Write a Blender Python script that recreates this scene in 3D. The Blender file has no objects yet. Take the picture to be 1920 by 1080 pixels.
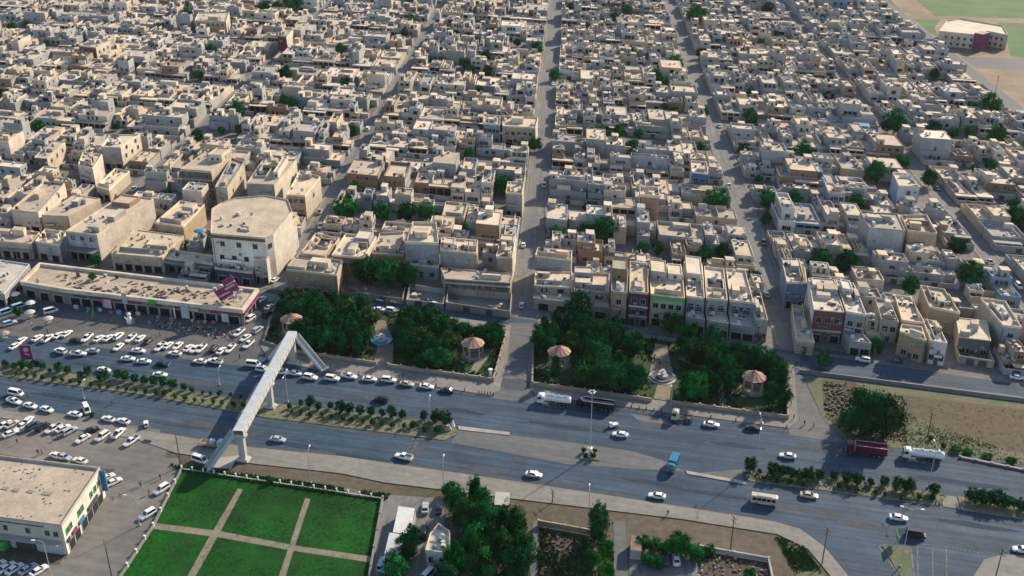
import bpy, math, random
from mathutils import Vector, Matrix, noise
R = math.radians
rng = random.Random(11)
S = bpy.context.scene
COL = S.collection

# ---------------------------------------------------------------- camera, sky, sun, exposure
CAMH, FPX = 174.0, 2000.0
PITCH = math.atan(990/2000)
cam_d = bpy.data.cameras.new('camera'); cam_d.sensor_width = 36; cam_d.lens = 36*FPX/1920
cam_d.clip_start = 1; cam_d.clip_end = 9000
cam = bpy.data.objects.new('camera', cam_d); COL.objects.link(cam)
cam.location = (0, 0, CAMH); cam.rotation_euler = (math.pi/2-PITCH, 0, 0)
S.camera = cam
SUN_EL, SUN_AZ = R(29), R(44)            # azimuth from +Y towards +X
W = bpy.data.worlds.new('World'); S.world = W; W.use_nodes = True
nt = W.node_tree; bg = nt.nodes['Background']
sky = nt.nodes.new('ShaderNodeTexSky'); sky.sky_type = 'NISHITA'; sky.sun_disc = False
sky.sun_elevation = SUN_EL; sky.sun_rotation = SUN_AZ; sky.air_density = 1.0; sky.dust_density = 0.6
nt.links.new(sky.outputs[0], bg.inputs[0]); bg.inputs[1].default_value = 0.115
sl = bpy.data.lights.new('sun', 'SUN'); sl.energy = 4.15; sl.angle = R(0.8); sl.color = (1, .84, .63)
so = bpy.data.objects.new('sun', sl); COL.objects.link(so)
to_sun = Vector((math.sin(SUN_AZ)*math.cos(SUN_EL), math.cos(SUN_AZ)*math.cos(SUN_EL), math.sin(SUN_EL)))
so.rotation_euler = to_sun.to_track_quat('Z', 'Y').to_euler(); so.location = (200, 300, 300)
vs = S.view_settings; vs.view_transform = 'Standard'; vs.look = 'None'; vs.gamma = 1; vs.use_curve_mapping = False
vs.exposure = 0.8
HAZE = 0.00002
S.cycles.max_bounces = 4; S.cycles.diffuse_bounces = 3; S.cycles.transparent_max_bounces = 2

# ---------------------------------------------------------------- survey: a sighting on the photograph -> a point of the site
CP, SP = math.cos(PITCH), math.sin(PITCH)
def G(px, py, z=0.0):
    u = (px-960)/FPX; v = (540-py)/FPX
    d = (u, CP+v*SP, -SP+v*CP); t = (z-CAMH)/d[2]
    return Vector((d[0]*t, d[1]*t, z))
TH = R(-14)
EX = Vector((math.cos(TH), math.sin(TH), 0))
O0 = G(982, 600); EY = (G(1043, 0)-O0).normalized()
DET = EX.x*EY.y-EX.y*EY.x
def F(a, b): p = O0+EX*a+EY*b; return (p.x, p.y)            # street grid: a along the main road, b along the side streets
def AB(p): dx, dy = p[0]-O0.x, p[1]-O0.y; return ((dx*EY.y-dy*EY.x)/DET, (EX.x*dy-EX.y*dx)/DET)
HROAD, HST = TH, math.atan2(EY.y, EY.x)

# ---------------------------------------------------------------- materials
def nodes_of(name):
    m = bpy.data.materials.new(name); m.use_nodes = True
    return m, m.node_tree, m.node_tree.nodes['Principled BSDF']
def noise_mul(nt, scale, lo, hi, detail=4, rough=.6, vec=None):
    n = nt.nodes.new('ShaderNodeTexNoise'); n.inputs['Scale'].default_value = scale
    n.inputs['Detail'].default_value = detail; n.inputs['Roughness'].default_value = rough
    if vec: nt.links.new(vec, n.inputs['Vector'])
    r = nt.nodes.new('ShaderNodeMapRange'); r.inputs[1].default_value = .3; r.inputs[2].default_value = .7
    r.inputs[3].default_value = lo; r.inputs[4].default_value = hi
    nt.links.new(n.outputs['Fac'], r.inputs[0]); return r.outputs[0]
def mulf(nt, a, b):
    m = nt.nodes.new('ShaderNodeMath'); m.operation = 'MULTIPLY'; nt.links.new(a, m.inputs[0]); nt.links.new(b, m.inputs[1]); return m.outputs[0]
def colmul(nt, col, fac):
    v = nt.nodes.new('ShaderNodeVectorMath'); v.operation = 'SCALE'
    nt.links.new(col, v.inputs[0]); nt.links.new(fac, v.inputs['Scale']); return v.outputs[0]
def plain(name, col, rough=.7, n=None, metal=0, spec=.4, obj=False):
    m, t, b = nodes_of(name); b.inputs['Roughness'].default_value = rough; b.inputs['Metallic'].default_value = metal
    b.inputs['Specular IOR Level'].default_value = spec; b.inputs['Base Color'].default_value = (*col, 1)
    if n:
        c = t.nodes.new('ShaderNodeRGB'); c.outputs[0].default_value = (*col, 1)
        g = t.nodes.new('ShaderNodeTexCoord' if obj else 'ShaderNodeNewGeometry')
        f = None
        for (s, lo, hi) in n:
            k = noise_mul(t, s, lo, hi, vec=g.outputs['Object' if obj else 'Position']); f = k if f is None else mulf(t, f, k)
        t.links.new(colmul(t, c.outputs[0], f), b.inputs['Base Color'])
    return m
def attr_mat(name, n, rough=.85, spec=.2, streak=False):
    m, t, b = nodes_of(name); b.inputs['Roughness'].default_value = rough; b.inputs['Specular IOR Level'].default_value = spec
    a = t.nodes.new('ShaderNodeAttribute'); a.attribute_name = 'Col'
    g = t.nodes.new('ShaderNodeNewGeometry'); f = None
    for (s, lo, hi) in n:
        k = noise_mul(t, s, lo, hi, vec=g.outputs['Position']); f = k if f is None else mulf(t, f, k)
    if streak:                                             # rain stains running down the walls, patches on the roofs
        mp = t.nodes.new('ShaderNodeMapping'); mp.inputs['Scale'].default_value = (1.6, 1.6, .22); t.links.new(g.outputs['Position'], mp.inputs['Vector'])
        f = mulf(t, f, noise_mul(t, 1.0, .84, 1.1, 5, .7, mp.outputs[0]))
    t.links.new(colmul(t, a.outputs['Color'], f) if f else a.outputs['Color'], b.inputs['Base Color']); return m
def ground_mat(name, c1, c2, scale, n=(), streak=None, rough=.9, spec=.25, c3=None, s3=.02):
    m, t, b = nodes_of(name); b.inputs['Roughness'].default_value = rough; b.inputs['Specular IOR Level'].default_value = spec
    g = t.nodes.new('ShaderNodeNewGeometry'); pos = g.outputs['Position']
    mx = t.nodes.new('ShaderNodeMix'); mx.data_type = 'RGBA'
    mx.inputs[6].default_value = (*c1, 1); mx.inputs[7].default_value = (*c2, 1)
    t.links.new(noise_mul(t, scale, 0, 1, 6, .65, pos), mx.inputs[0]); col = mx.outputs[2]
    if c3:
        m2 = t.nodes.new('ShaderNodeMix'); m2.data_type = 'RGBA'; m2.inputs[7].default_value = (*c3, 1)
        t.links.new(col, m2.inputs[6]); t.links.new(noise_mul(t, s3, 0, 1, 5, .6, pos), m2.inputs[0]); col = m2.outputs[2]
    f = None
    for (s, lo, hi) in n:
        k = noise_mul(t, s, lo, hi, vec=pos); f = k if f is None else mulf(t, f, k)
    if streak:
        mp = t.nodes.new('ShaderNodeMapping'); mp.vector_type = 'TEXTURE'; mp.inputs['Rotation'].default_value = (0, 0, streak[0])
        mp.inputs['Scale'].default_value = (streak[1], streak[2], 1); t.links.new(pos, mp.inputs['Vector'])
        k = noise_mul(t, 1, streak[3], streak[4], 3, .5, mp.outputs[0]); f = k if f is None else mulf(t, f, k)
    t.links.new(colmul(t, col, f) if f else col, b.inputs['Base Color']); return m

M = {}
M['masonry'] = attr_mat('masonry', [(.16, .82, 1.2), (1.1, .86, 1.12)], streak=True)
M['attr'] = attr_mat('painted_goods', [(.6, .9, 1.08)], .6, .4)
M['leaf'] = attr_mat('leaves', [(.25, .7, 1.25)], 1.0, 0.0)
M['dirt'] = ground_mat('bare_dirt', (.10, .080, .060), (.165, .132, .10), .06, [(.5, .7, 1.2), (2.5, .84, 1.1)], c3=(.075, .07, .045), s3=.03)
M['citydirt'] = ground_mat('dusty_lanes', (.13, .125, .12), (.18, .165, .145), .06, [(.4, .75, 1.15)])
M['asphalt'] = ground_mat('asphalt', (.022, .054, .094), (.038, .070, .106), .05, [(.12, .8, 1.2), (.6, .86, 1.1), (3, .92, 1.06)], (TH, 45, 1.3, .66, 1.25), .8, .18, c3=(.060, .086, .120), s3=.014)
M['lot'] = ground_mat('parking_asphalt', (.055, .070, .090), (.080, .090, .102), .05, [(.3, .8, 1.1), (2, .92, 1.06)], (TH, 30, 2.2, .85, 1.12), .8, .2, c3=(.15, .14, .125), s3=.02)
M['street'] = ground_mat('side_street', (.14, .145, .15), (.19, .185, .18), .05, [(.4, .82, 1.1), (2, .92, 1.06)], (HST, 40, 1.1, .78, 1.15), .85, .25)
M['dustroad'] = ground_mat('dust_over_road', (.105, .112, .12), (.14, .142, .14), .06, [(.4, .85, 1.1), (2, .92, 1.06)], (TH, 40, 1.5, .85, 1.12), .85)
M['lotlight'] = ground_mat('worn_lot', (.17, .16, .145), (.24, .215, .18), .05, [(.3, .85, 1.1), (2, .9, 1.06)], (TH, 30, 2.2, .85, 1.12), .85, .2, c3=(.13, .13, .13), s3=.03)
M['pave'] = ground_mat('paving', (.185, .18, .165), (.245, .23, .205), .1, [(.5, .82, 1.1), (3, .9, 1.06)], (TH, 20, 1, .9, 1.08))
M['concrete'] = plain('concrete', (.36, .34, .31), .85, [(.3, .82, 1.12), (2, .92, 1.06)])
M['kerb'] = plain('kerb_stone', (.33, .30, .265), .85, [(.4, .7, 1.1)])
M['parkpath'] = ground_mat('garden_path_paving', (.19, .165, .12), (.26, .225, .17), .2, [(.6, .75, 1.12), (2.5, .85, 1.08)])
M['patch'] = ground_mat('road_repair', (.018, .036, .060), (.026, .046, .070), .2, [(.8, .8, 1.15)])
M['sanddrift'] = ground_mat('sand_drift', (.050, .064, .082), (.075, .082, .09), .2, [(.5, .8, 1.15)])
M['plotdirt'] = ground_mat('plot_soil', (.10, .072, .05), (.145, .105, .075), .07, [(.5, .75, 1.2), (2.5, .85, 1.1)], c3=(.085, .075, .045), s3=.035)
M['lawndark'] = ground_mat('worn_lawn', (.004, .045, .004), (.012, .06, .010), .5, [(1.2, .6, 1.2)])
M['lawn'] = ground_mat('lawn', (.001, .085, .002), (.004, .135, .006), .09, [(.2, .45, 1.25), (1.2, .65, 1.2)], c3=(.001, .036, .002), s3=.05)
M['weeds'] = ground_mat('weedy_soil', (.17, .14, .10), (.08, .12, .05), .12, [(.8, .75, 1.15), (3, .8, 1.12)])
M['median'] = ground_mat('median_soil', (.20, .175, .125), (.13, .16, .08), .25, [(.8, .8, 1.15), (3, .8, 1.1)])
M['darksoil'] = ground_mat('dark_soil', (.05, .04, .032), (.13, .105, .08), .12, [(.8, .6, 1.2), (3, .75, 1.15)])
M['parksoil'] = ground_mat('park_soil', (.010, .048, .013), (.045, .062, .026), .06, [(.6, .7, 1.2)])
M['field'] = ground_mat('green_field', (.03, .14, .035), (.06, .17, .05), .02, [(.05, .75, 1.12), (.25, .85, 1.08)], (TH, 200, 6, .85, 1.1), c3=(.10, .15, .06), s3=.012)
M['sandland'] = ground_mat('open_land', (.21, .155, .10), (.27, .205, .14), .02, [(.04, .75, 1.12), (.3, .85, 1.08)])
M['white'] = plain('white_paint', (.74, .73, .70), .45, [(1.2, .88, 1.04)], spec=.5)
M['mark'] = plain('road_paint', (.19, .2, .205), .85, [(.5, .35, 1.1), (3, .5, 1.1)])
M['glass'] = plain('dark_glass', (.012, .016, .022), .12, spec=.6)
M['frame'] = plain('window_frame', (.30, .28, .25), .6)
M['haze'] = bpy.data.materials.new('haze_air'); M['haze'].use_nodes = True; hn = M['haze'].node_tree; hn.nodes.remove(hn.nodes['Principled BSDF'])
hv = hn.nodes.new('ShaderNodeVolumePrincipled'); hv.inputs['Color'].default_value = (.92, .93, .95, 1); hv.inputs['Density'].default_value = HAZE; hv.inputs['Anisotropy'].default_value = .2
hn.links.new(hv.outputs[0], hn.nodes['Material Output'].inputs['Volume'])
M['rubber'] = plain('tyre', (.014, .014, .015), .8)
M['rim'] = plain('wheel_rim', (.35, .35, .36), .35, metal=.6)
M['lamp'] = plain('headlight', (.65, .66, .66), .2)
M['tail'] = plain('tail_light', (.35, .02, .02), .3)
M['steel'] = plain('painted_steel', (.40, .42, .43), .5, [(1, .85, 1.06)])
M['darksteel'] = plain('dark_steel', (.06, .062, .065), .55, [(1, .8, 1.1)])
M['bark'] = plain('bark', (.09, .065, .045), .9, [(3, .7, 1.2)])
M['magenta'] = plain('magenta_board', (.20, .028, .105), .5, [(1.5, .8, 1.15)])
M['pinkwhite'] = plain('pink_print', (.55, .34, .42), .5)
M['tile'] = attr_mat('roof_tiles', [(.8, .8, 1.12), (4, .85, 1.1)], .75)
M['water'] = plain('pool_water', (.05, .20, .33), .08, [(.8, .7, 1.2)], spec=.6)
M['poolblue'] = plain('pool_tiles', (.08, .26, .42), .4, [(1, .8, 1.1)])
M['bluepaint'] = plain('blue_paint', (.045, .19, .33), .5, [(1, .8, 1.1)])
M['greenpaint'] = plain('green_paint', (.05, .30, .06), .5, [(1, .8, 1.1)])
M['bridgedeck'] = plain('bridge_sheeting', (.47, .50, .51), .5, [(.5, .85, 1.08), (2, .9, 1.05)])
M['bridgebeige'] = plain('bridge_concrete', (.47, .455, .42), .75, [(.6, .85, 1.06)])
M['stone'] = plain('park_wall_stone', (.33, .27, .20), .85, [(.8, .75, 1.12)])
M['grassblade'] = attr_mat('grass_blades', [(.5, .8, 1.2)], 1.0, 0.0)

# ---------------------------------------------------------------- mesh building
class MB:
    def __init__(s): s.v = []; s.f = []; s.m = []; s.c = []
    def face(s, pts, m=0, c=(.5, .5, .5)):
        i = len(s.v); s.v.extend(tuple(p) for p in pts); s.f.append(tuple(range(i, i+len(pts)))); s.m.append(m); s.c.append(c)
    def prism(s, P, z0, z1, cw, ct=None, m=0, mt=None, top=True, bot=False):
        n = len(P)
        for i in range(n):
            p, q = P[i], P[(i+1) % n]
            c = cw[i % len(cw)] if isinstance(cw, list) else cw
            s.face([(p[0], p[1], z0), (q[0], q[1], z0), (q[0], q[1], z1), (p[0], p[1], z1)], m, c)
        if top: s.face([(p[0], p[1], z1) for p in P], m if mt is None else mt, ct or (cw if not isinstance(cw, list) else cw[0]))
        if bot: s.face([(p[0], p[1], z0) for p in reversed(P)], m, ct or (.3, .3, .3))
    def ring(s, P, z, h, t, c, m=0, off=.02):
        A = inset(P, off); B = inset(P, off+t); n = len(P)
        for i in range(n):
            j = (i+1) % n
            a, b, d, e = A[i], A[j], B[j], B[i]
            s.face([(a[0], a[1], z), (b[0], b[1], z), (b[0], b[1], z+h), (a[0], a[1], z+h)], m, c)
            s.face([(d[0], d[1], z), (e[0], e[1], z), (e[0], e[1], z+h), (d[0], d[1], z+h)], m, c)
            s.face([(a[0], a[1], z+h), (b[0], b[1], z+h), (d[0], d[1], z+h), (e[0], e[1], z+h)], m, c)
    def box(s, c, sz, m=0, col=(.5, .5, .5), rot=0.0, taper=1.0):
        x, y, z = c; a, b, h = sz[0]/2, sz[1]/2, sz[2]/2; k = taper; cr, sr = math.cos(rot), math.sin(rot)
        P = []
        for (u, v, w, q) in ((-a, -b, -h, 1), (a, -b, -h, 1), (a, b, -h, 1), (-a, b, -h, 1), (-a, -b, h, k), (a, -b, h, k), (a, b, h, k), (-a, b, h, k)):
            u *= q; v *= q; P.append((x+u*cr-v*sr, y+u*sr+v*cr, z+w))
        for f in ((0, 3, 2, 1), (4, 5, 6, 7), (0, 1, 5, 4), (1, 2, 6, 5), (2, 3, 7, 6), (3, 0, 4, 7)): s.face([P[i] for i in f], m, col)
    def tube(s, p0, p1, r0, r1=None, n=8, m=0, col=(.5, .5, .5), caps=True):
        p0, p1 = Vector(p0), Vector(p1); r1 = r0 if r1 is None else r1
        q = (p1-p0).to_track_quat('Z', 'Y'); A = []; B = []
        for i in range(n):
            t = 2*math.pi*i/n; d = q @ Vector((math.cos(t), math.sin(t), 0)); A.append(p0+d*r0); B.append(p1+d*r1)
        for i in range(n): j = (i+1) % n; s.face([A[i], A[j], B[j], B[i]], m, col)
        if caps: s.face(B, m, col); s.face(list(reversed(A)), m, col)
    def lathe(s, c, prof, n=12, m=0, col=(.5, .5, .5), cols=None):
        for k in range(len(prof)-1):
            (r0, z0), (r1, z1) = prof[k], prof[k+1]
            for i in range(n):
                t, u = 2*math.pi*i/n, 2*math.pi*(i+1)/n
                q = [(c[0]+r*math.cos(a), c[1]+r*math.sin(a), c[2]+z) for (r, z, a) in ((r0, z0, t), (r0, z0, u), (r1, z1, u), (r1, z1, t))]
                if r0 < 1e-6: q = [q[0], q[2], q[3]]
                elif r1 < 1e-6: q = q[:3]
                s.face(q, m, cols[i % len(cols)] if cols else col)
    def mesh(s, name, mats, loc=(0, 0, 0)):
        me = bpy.data.meshes.new(name)
        if loc[0] or loc[1] or loc[2]: vv = [(x-loc[0], y-loc[1], z-loc[2]) for x, y, z in s.v]
        else: vv = s.v
        me.from_pydata(vv, [], s.f)
        for k in mats: me.materials.append(M[k] if isinstance(k, str) else k)
        me.polygons.foreach_set('material_index', s.m)
        at = me.color_attributes.new('Col', 'FLOAT_COLOR', 'CORNER'); d = []
        for f, c in zip(s.f, s.c): d.extend((c[0], c[1], c[2], 1.0)*len(f))
        at.data.foreach_set('color', d); me.update(); return me
    def build(s, name, mats, parent=None, loc=None):
        L = tuple(parent.location) if parent and loc is None else (loc or (0, 0, 0))
        o = bpy.data.objects.new(name, s.mesh(name, mats, L)); COL.objects.link(o)
        if parent: o.parent = parent
        elif loc: o.location = loc
        return o
def inset(P, d):
    n = len(P); out = []
    for i in range(n):
        a, b, c = P[i-1], P[i], P[(i+1) % n]
        u = Vector((b[0]-a[0], b[1]-a[1])).normalized(); v = Vector((c[0]-b[0], c[1]-b[1])).normalized()
        nu, nv = Vector((-u.y, u.x)), Vector((-v.y, v.x)); k = 1+nu.dot(nv)
        w = (nu+nv)*(d/max(k, .35)); out.append((b[0]+w.x, b[1]+w.y))
    return out
def ccw(P):
    A = sum(P[i-1][0]*P[i][1]-P[i][0]*P[i-1][1] for i in range(len(P)))
    return P if A > 0 else list(reversed(P))
def tag(o, label=None, cat=None, group=None, kind=None):
    if label: o['label'] = label
    if cat: o['category'] = cat
    if group: o['group'] = group
    if kind: o['kind'] = kind
    return o
def thing(name, label, cat, loc=(0, 0, 0), rot=0.0, group=None):
    o = bpy.data.objects.new(name, None); COL.objects.link(o); o.empty_display_size = .5
    o.location = loc; o.rotation_euler = (0, 0, rot); return tag(o, label, cat, group)
def part(name, me, parent, loc=(0, 0, 0), rot=(0, 0, 0), scale=(1, 1, 1)):
    o = bpy.data.objects.new(name, me); COL.objects.link(o); o.parent = parent
    o.location = loc; o.rotation_euler = rot; o.scale = scale; return o
def nth(n): return f"{n}{'th' if 10 <= n % 100 <= 20 else {1: 'st', 2: 'nd', 3: 'rd'}.get(n % 10, 'th')}"
def sheet(name, px, z, mat, thick=0.0, wall='kerb'):
    P = ccw([tuple(G(x, y))[:2] for x, y in px]); b = MB()
    if thick: b.prism(P, z, z+thick, (.3, .3, .3), m=1, mt=0)
    else: b.face([(p[0], p[1], z) for p in P])
    return tag(b.build(name, [mat, wall]), kind='structure')
def sheet_ab(name, ab, z, mat, thick=0.0):
    P = ccw([F(*q) for q in ab]); b = MB()
    if thick: b.prism(P, z, z+thick, (.3, .3, .3), m=1, mt=0)
    else: b.face([(p[0], p[1], z) for p in P])
    return tag(b.build(name, [mat, 'kerb']), kind='structure')
# ---------------------------------------------------------------- ground, roads, pavements
b = MB(); b.face([(-4000, -600, -.06), (4000, -600, -.06), (4000, 5000, -.06), (-4000, 5000, -.06)])
tag(b.build('ground', ['dirt']), kind='structure')
sheet_ab('city_ground', [(-700, -6), (270, -6), (270, 700), (-700, 700)], -.045, 'citydirt')
sheet('open_land', [(1500, -120), (1660, -10), (1900, 240), (2300, 480), (2900, -120)], -.03, 'sandland')
sheet('green_field', [(1708, -60), (1722, 4), (1752, 29), (1840, 33), (2100, 38), (2100, -60)], -.015, 'field')
sheet('green_field', [(1712, 36), (1765, 36), (1752, 52), (1760, 70), (1742, 60)], -.015, 'field')
sheet('green_field', [(1868, 42), (2000, 46), (2000, 125), (1895, 105), (1884, 60)], -.015, 'field')
sheet_ab('dirt_road', [(263, 300), (271, 300), (272, 720), (264, 720)], -.02, 'dustroad')
sheet('dirt_road', [(1800, 106), (2000, 112), (2000, 136), (1830, 128)], -.025, 'dustroad')
# the wide main road with the street behind the parks
sheet('road', [(-120, 600), (0, 598), (480, 640), (480, 560), (505, 540), (960, 596), (1440, 652), (1920, 722), (2100, 748), (2100, 1180),
               (1580, 1180), (1590, 1080), (1545, 1025), (1500, 992), (1450, 978), (1280, 951), (1000, 908), (640, 856), (470, 838), (300, 812), (-120, 742)], 0, 'asphalt')
sheet('car_park', [(-120, 540), (40, 545), (480, 592), (500, 600), (490, 655), (470, 690), (-120, 610)], .012, 'lot')
sheet('car_park', [(-120, 738), (300, 806), (320, 830), (300, 880), (200, 880), (-120, 835)], .012, 'lotlight')
sheet('side_road', [(240, 850), (335, 860), (335, 880), (290, 985), (215, 1090), (60, 1180), (-120, 1180), (-120, 1050), (110, 1060), (200, 900)], .02, 'lotlight')
sheet('road_shoulder', [(960, 760), (1075, 765), (1090, 850), (1200, 800), (1290, 830), (1280, 882), (1120, 880), (900, 835), (870, 812)], .012, 'dustroad') if False else None
sheet('dusty_patch', [(862, 806), (960, 816), (1085, 832), (1180, 845), (1240, 862), (1285, 884), (1210, 880), (1060, 870), (935, 846), (845, 830)], .014, 'dustroad')
sheet('dusty_patch', [(1500, 700), (1545, 790), (1590, 832), (1480, 815), (1478, 700)], .014, 'dustroad')
sheet('dusty_patch', [(1292, 888), (1392, 880), (1396, 905), (1330, 896)], .014, 'dustroad')
sheet('dusty_patch', [(1180, 775), (1240, 785), (1270, 800), (1200, 790)], .014, 'dustroad')
sheet('pavement', [(-120, 752), (300, 812), (460, 838), (640, 856), (1000, 908), (1280, 951), (1450, 978), (1500, 992), (1545, 1025), (1590, 1080), (1600, 1180), (1570, 1180),
                   (1557, 1080), (1515, 1030), (1457, 1002), (1280, 974), (1000, 940), (720, 905), (640, 888), (460, 868), (330, 850), (250, 822), (-120, 765)], .02, 'pave', .12)
sheet('pavement', [(1830, 1180), (1826, 1080), (1845, 1050), (1880, 1040), (2100, 1050), (2100, 1180)], .02, 'pave', .12)
sheet('pavement', [(1503, 693), (1920, 745), (2100, 768), (2100, 776), (1920, 754), (1500, 700)], .02, 'pave', .12)
STREETS = {-2: (-183, 2.8), -1: (-91.5, 3.2), 0: (0, 4.4), 1: (91.5, 4.3), 2: (182, 3.0)}
for k, (a, hw) in STREETS.items():
    sheet_ab('side_street', [(a-hw, 1), (a+hw, 1), (a+hw, 690), (a-hw, 690)], .018, 'street')
    for s in (-1, 1):
        sheet_ab('pavement', [(a+s*hw, 3), (a+s*hw, 690), (a+s*(hw+.9), 690), (a+s*(hw+.9), 3)], .0, 'pave', .13)
sheet_ab('street', [(-400, -14), (-92, -8), (-92, -2.5), (-400, -6)], .016, 'street')
sheet('dusty_patch', [(952, 606), (1000, 606), (1000, 630), (992, 650), (990, 700), (1000, 750), (965, 752), (925, 746), (946, 690), (955, 640)], .0142, 'dustroad')
sheet('dusty_patch', [(1450, 660), (1500, 668), (1500, 690), (1478, 690), (1440, 668)], .0142, 'dustroad')
# medians
MED1 = [(-60, 672), (13, 684), (163, 706), (283, 724), (463, 751), (517, 757), (650, 772), (800, 790), (852, 802), (862, 812), (833, 826), (663, 804), (497, 783), (457, 775), (250, 738), (0, 705), (-60, 696)]
sheet('median_strip', MED1, .02, 'median', .16)
MED2 = [(1393, 884), (1523, 892), (1763, 926), (1775, 930), (1763, 949), (1523, 917), (1403, 902)]
sheet('median_strip', MED2, .02, 'median', .16)
sheet('median_strip', [(1795, 931), (1920, 950), (2080, 972), (2080, 998), (1920, 974), (1803, 956)], .02, 'median', .16)
sheet('median_crossing', [(1765, 929), (1793, 932), (1800, 955), (1768, 950)], .03, 'pave', .12)
for q in ([(1528, 895), (1540, 897), (1556, 917), (1545, 918)], [(1595, 903), (1600, 903), (1628, 928), (1620, 927)]): sheet('median_path', q, .185, 'pave')
sheet('kerb_strip', [(858, 799), (955, 811), (957, 817), (860, 806)], .02, 'kerb', .15)
sheet('kerb_strip', [(1286, 883), (1396, 903), (1400, 909), (1288, 889)], .02, 'kerb', .15)
ISL = [(1096, 836), (1114, 837), (1124, 864), (1088, 861)]
sheet('traffic_island', ISL, .02, 'median', .3)
# waste ground and planted plots
sheet('waste_ground', [(1508, 704), (1920, 756), (2100, 778), (2100, 905), (1920, 872), (1800, 852), (1590, 830), (1545, 788)], .02, 'weeds')
sheet('bare_patch', [(1690, 740), (1920, 768), (2100, 790), (2100, 880), (1890, 845), (1760, 800), (1690, 770)], .032, 'plotdirt')
sheet('rubble_ground', [(1540, 712), (1600, 716), (1640, 742), (1700, 775), (1700, 830), (1600, 815), (1545, 770)], .034, 'darksoil')
sheet('grass_verge', [(1452, 1006), (1505, 1024), (1545, 1080), (1560, 1150), (1500, 1150), (1490, 1070)], .02, 'weeds')
sheet('dark_plot', [(1012, 992), (1112, 1010), (1118, 1150), (1008, 1150)], .02, 'darksoil')
sheet('dark_plot', [(1312, 1032), (1440, 1055), (1450, 1150), (1300, 1150)], .02, 'darksoil')
sheet('grass_strip', [(1122, 1008), (1150, 1015), (1152, 1150), (1120, 1150)], .02, 'lawn')
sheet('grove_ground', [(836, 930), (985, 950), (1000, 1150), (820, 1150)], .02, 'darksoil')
sheet('garden_path', [(1000, 975), (1018, 978), (1012, 1150), (988, 1150)], .02, 'dustroad')
sheet('garden_path', [(1150, 975), (1172, 978), (1182, 1150), (1152, 1150)], .02, 'dustroad')
sheet('yard', [(690, 925), (835, 935), (820, 1150), (680, 1150)], .012, 'street')
sheet('yard', [(1180, 1030), (1310, 1040), (1310, 1150), (1180, 1150)], .012, 'street')
# lawn park
LW = [(341, 882), (716, 938), (688, 1110), (640, 1240), (150, 1240), (223, 1090), (290, 988)]
sheet('lawn', LW, .03, 'lawn'); LZ = .03
for q in ([(446, 916), (456, 918), (395, 1030), (350, 1110), (335, 1110), (385, 1020)], [(572, 934), (582, 936), (545, 1050), (528, 1110), (512, 1110), (535, 1045)],
          [(285, 980), (410, 996), (560, 1024), (697, 1044), (694, 1055), (556, 1034), (405, 1007), (280, 991)]):
    LZ += .012; sheet('garden_path', q, LZ, 'parkpath')
sheet('lawn_verge', [(318, 870), (345, 872), (730, 926), (722, 938), (341, 882)], .026, 'weeds')
# parks
PK_A = [(505, 612), (520, 566), (700, 586), (950, 622), (928, 712), (760, 692), (610, 672), (548, 664), (495, 640)]
PK_B = [(1002, 636), (1016, 606), (1250, 640), (1400, 660), (1472, 690), (1478, 782), (1240, 752), (1000, 722)]
sheet('pavement', [(488, 648), (505, 590), (520, 556), (700, 576), (958, 610), (950, 680), (936, 733), (920, 742), (900, 739), (760, 716), (600, 694), (540, 682), (500, 668)], .02, 'pave', .13)
sheet('pavement', [(990, 690), (995, 632), (1010, 598), (1250, 632), (1420, 654), (1488, 682), (1496, 790), (1478, 803), (1240, 772), (1010, 742), (994, 730)], .02, 'pave', .13)
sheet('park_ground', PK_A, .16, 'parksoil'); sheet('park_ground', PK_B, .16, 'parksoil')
for q in ([(700, 600), (722, 602), (738, 640), (735, 690), (700, 686), (708, 650)], [(930, 650), (900, 660), (880, 700), (892, 702)], [(1228, 645), (1250, 648), (1262, 700), (1255, 752), (1225, 748), (1235, 715), (1218, 700)],
          [(1345, 712), (1356, 714), (1362, 765), (1350, 764)], [(1280, 668), (1400, 725), (1390, 730), (1270, 672)]):
    sheet('park_path', q, .175, 'parkpath')
# painted lines
def line(px, w=.14, z=.03, name='road_marking'):
    bm = MB()
    for i in range(len(px)-1):
        p, q = G(*px[i], z), G(*px[i+1], z); d = (q-p).normalized(); n = Vector((-d.y, d.x, 0))*w
        bm.face([p-n, q-n, q+n, p+n])
    return tag(bm.build(name, ['mark']), kind='structure')
line([(1700, 1100), (1648, 1024), (1660, 1021), (1708, 1027), (1716, 1100)], .2); line([(1722, 1100), (1720, 1024)]); line([(1750, 1100), (1748, 1022), (1718, 1020)]); line([(1776, 1110), (1774, 1024)])
for i in range(9): line([(1776+i*8, 1024+i*1.6), (1780+i*8, 1024.8+i*1.6)], .16)
sheet('traffic_island', [(1654, 1024), (1706, 1029), (1713, 1110), (1706, 1110)], .02, 'weeds', .15)
for i in range(6):
    for j in range(2): line([(772+j*9-i*3, 823+i*7), (777+j*9-i*3, 824+i*7)], .35)
for i in range(8): line([(560+i*58, 800+i*8.2), (578+i*58, 802.5+i*8.2)], .07)
for i in range(14): line([(40+i*24, 606+i*2.6), (31+i*24, 624+i*2.6)], .07, .035)

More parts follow.
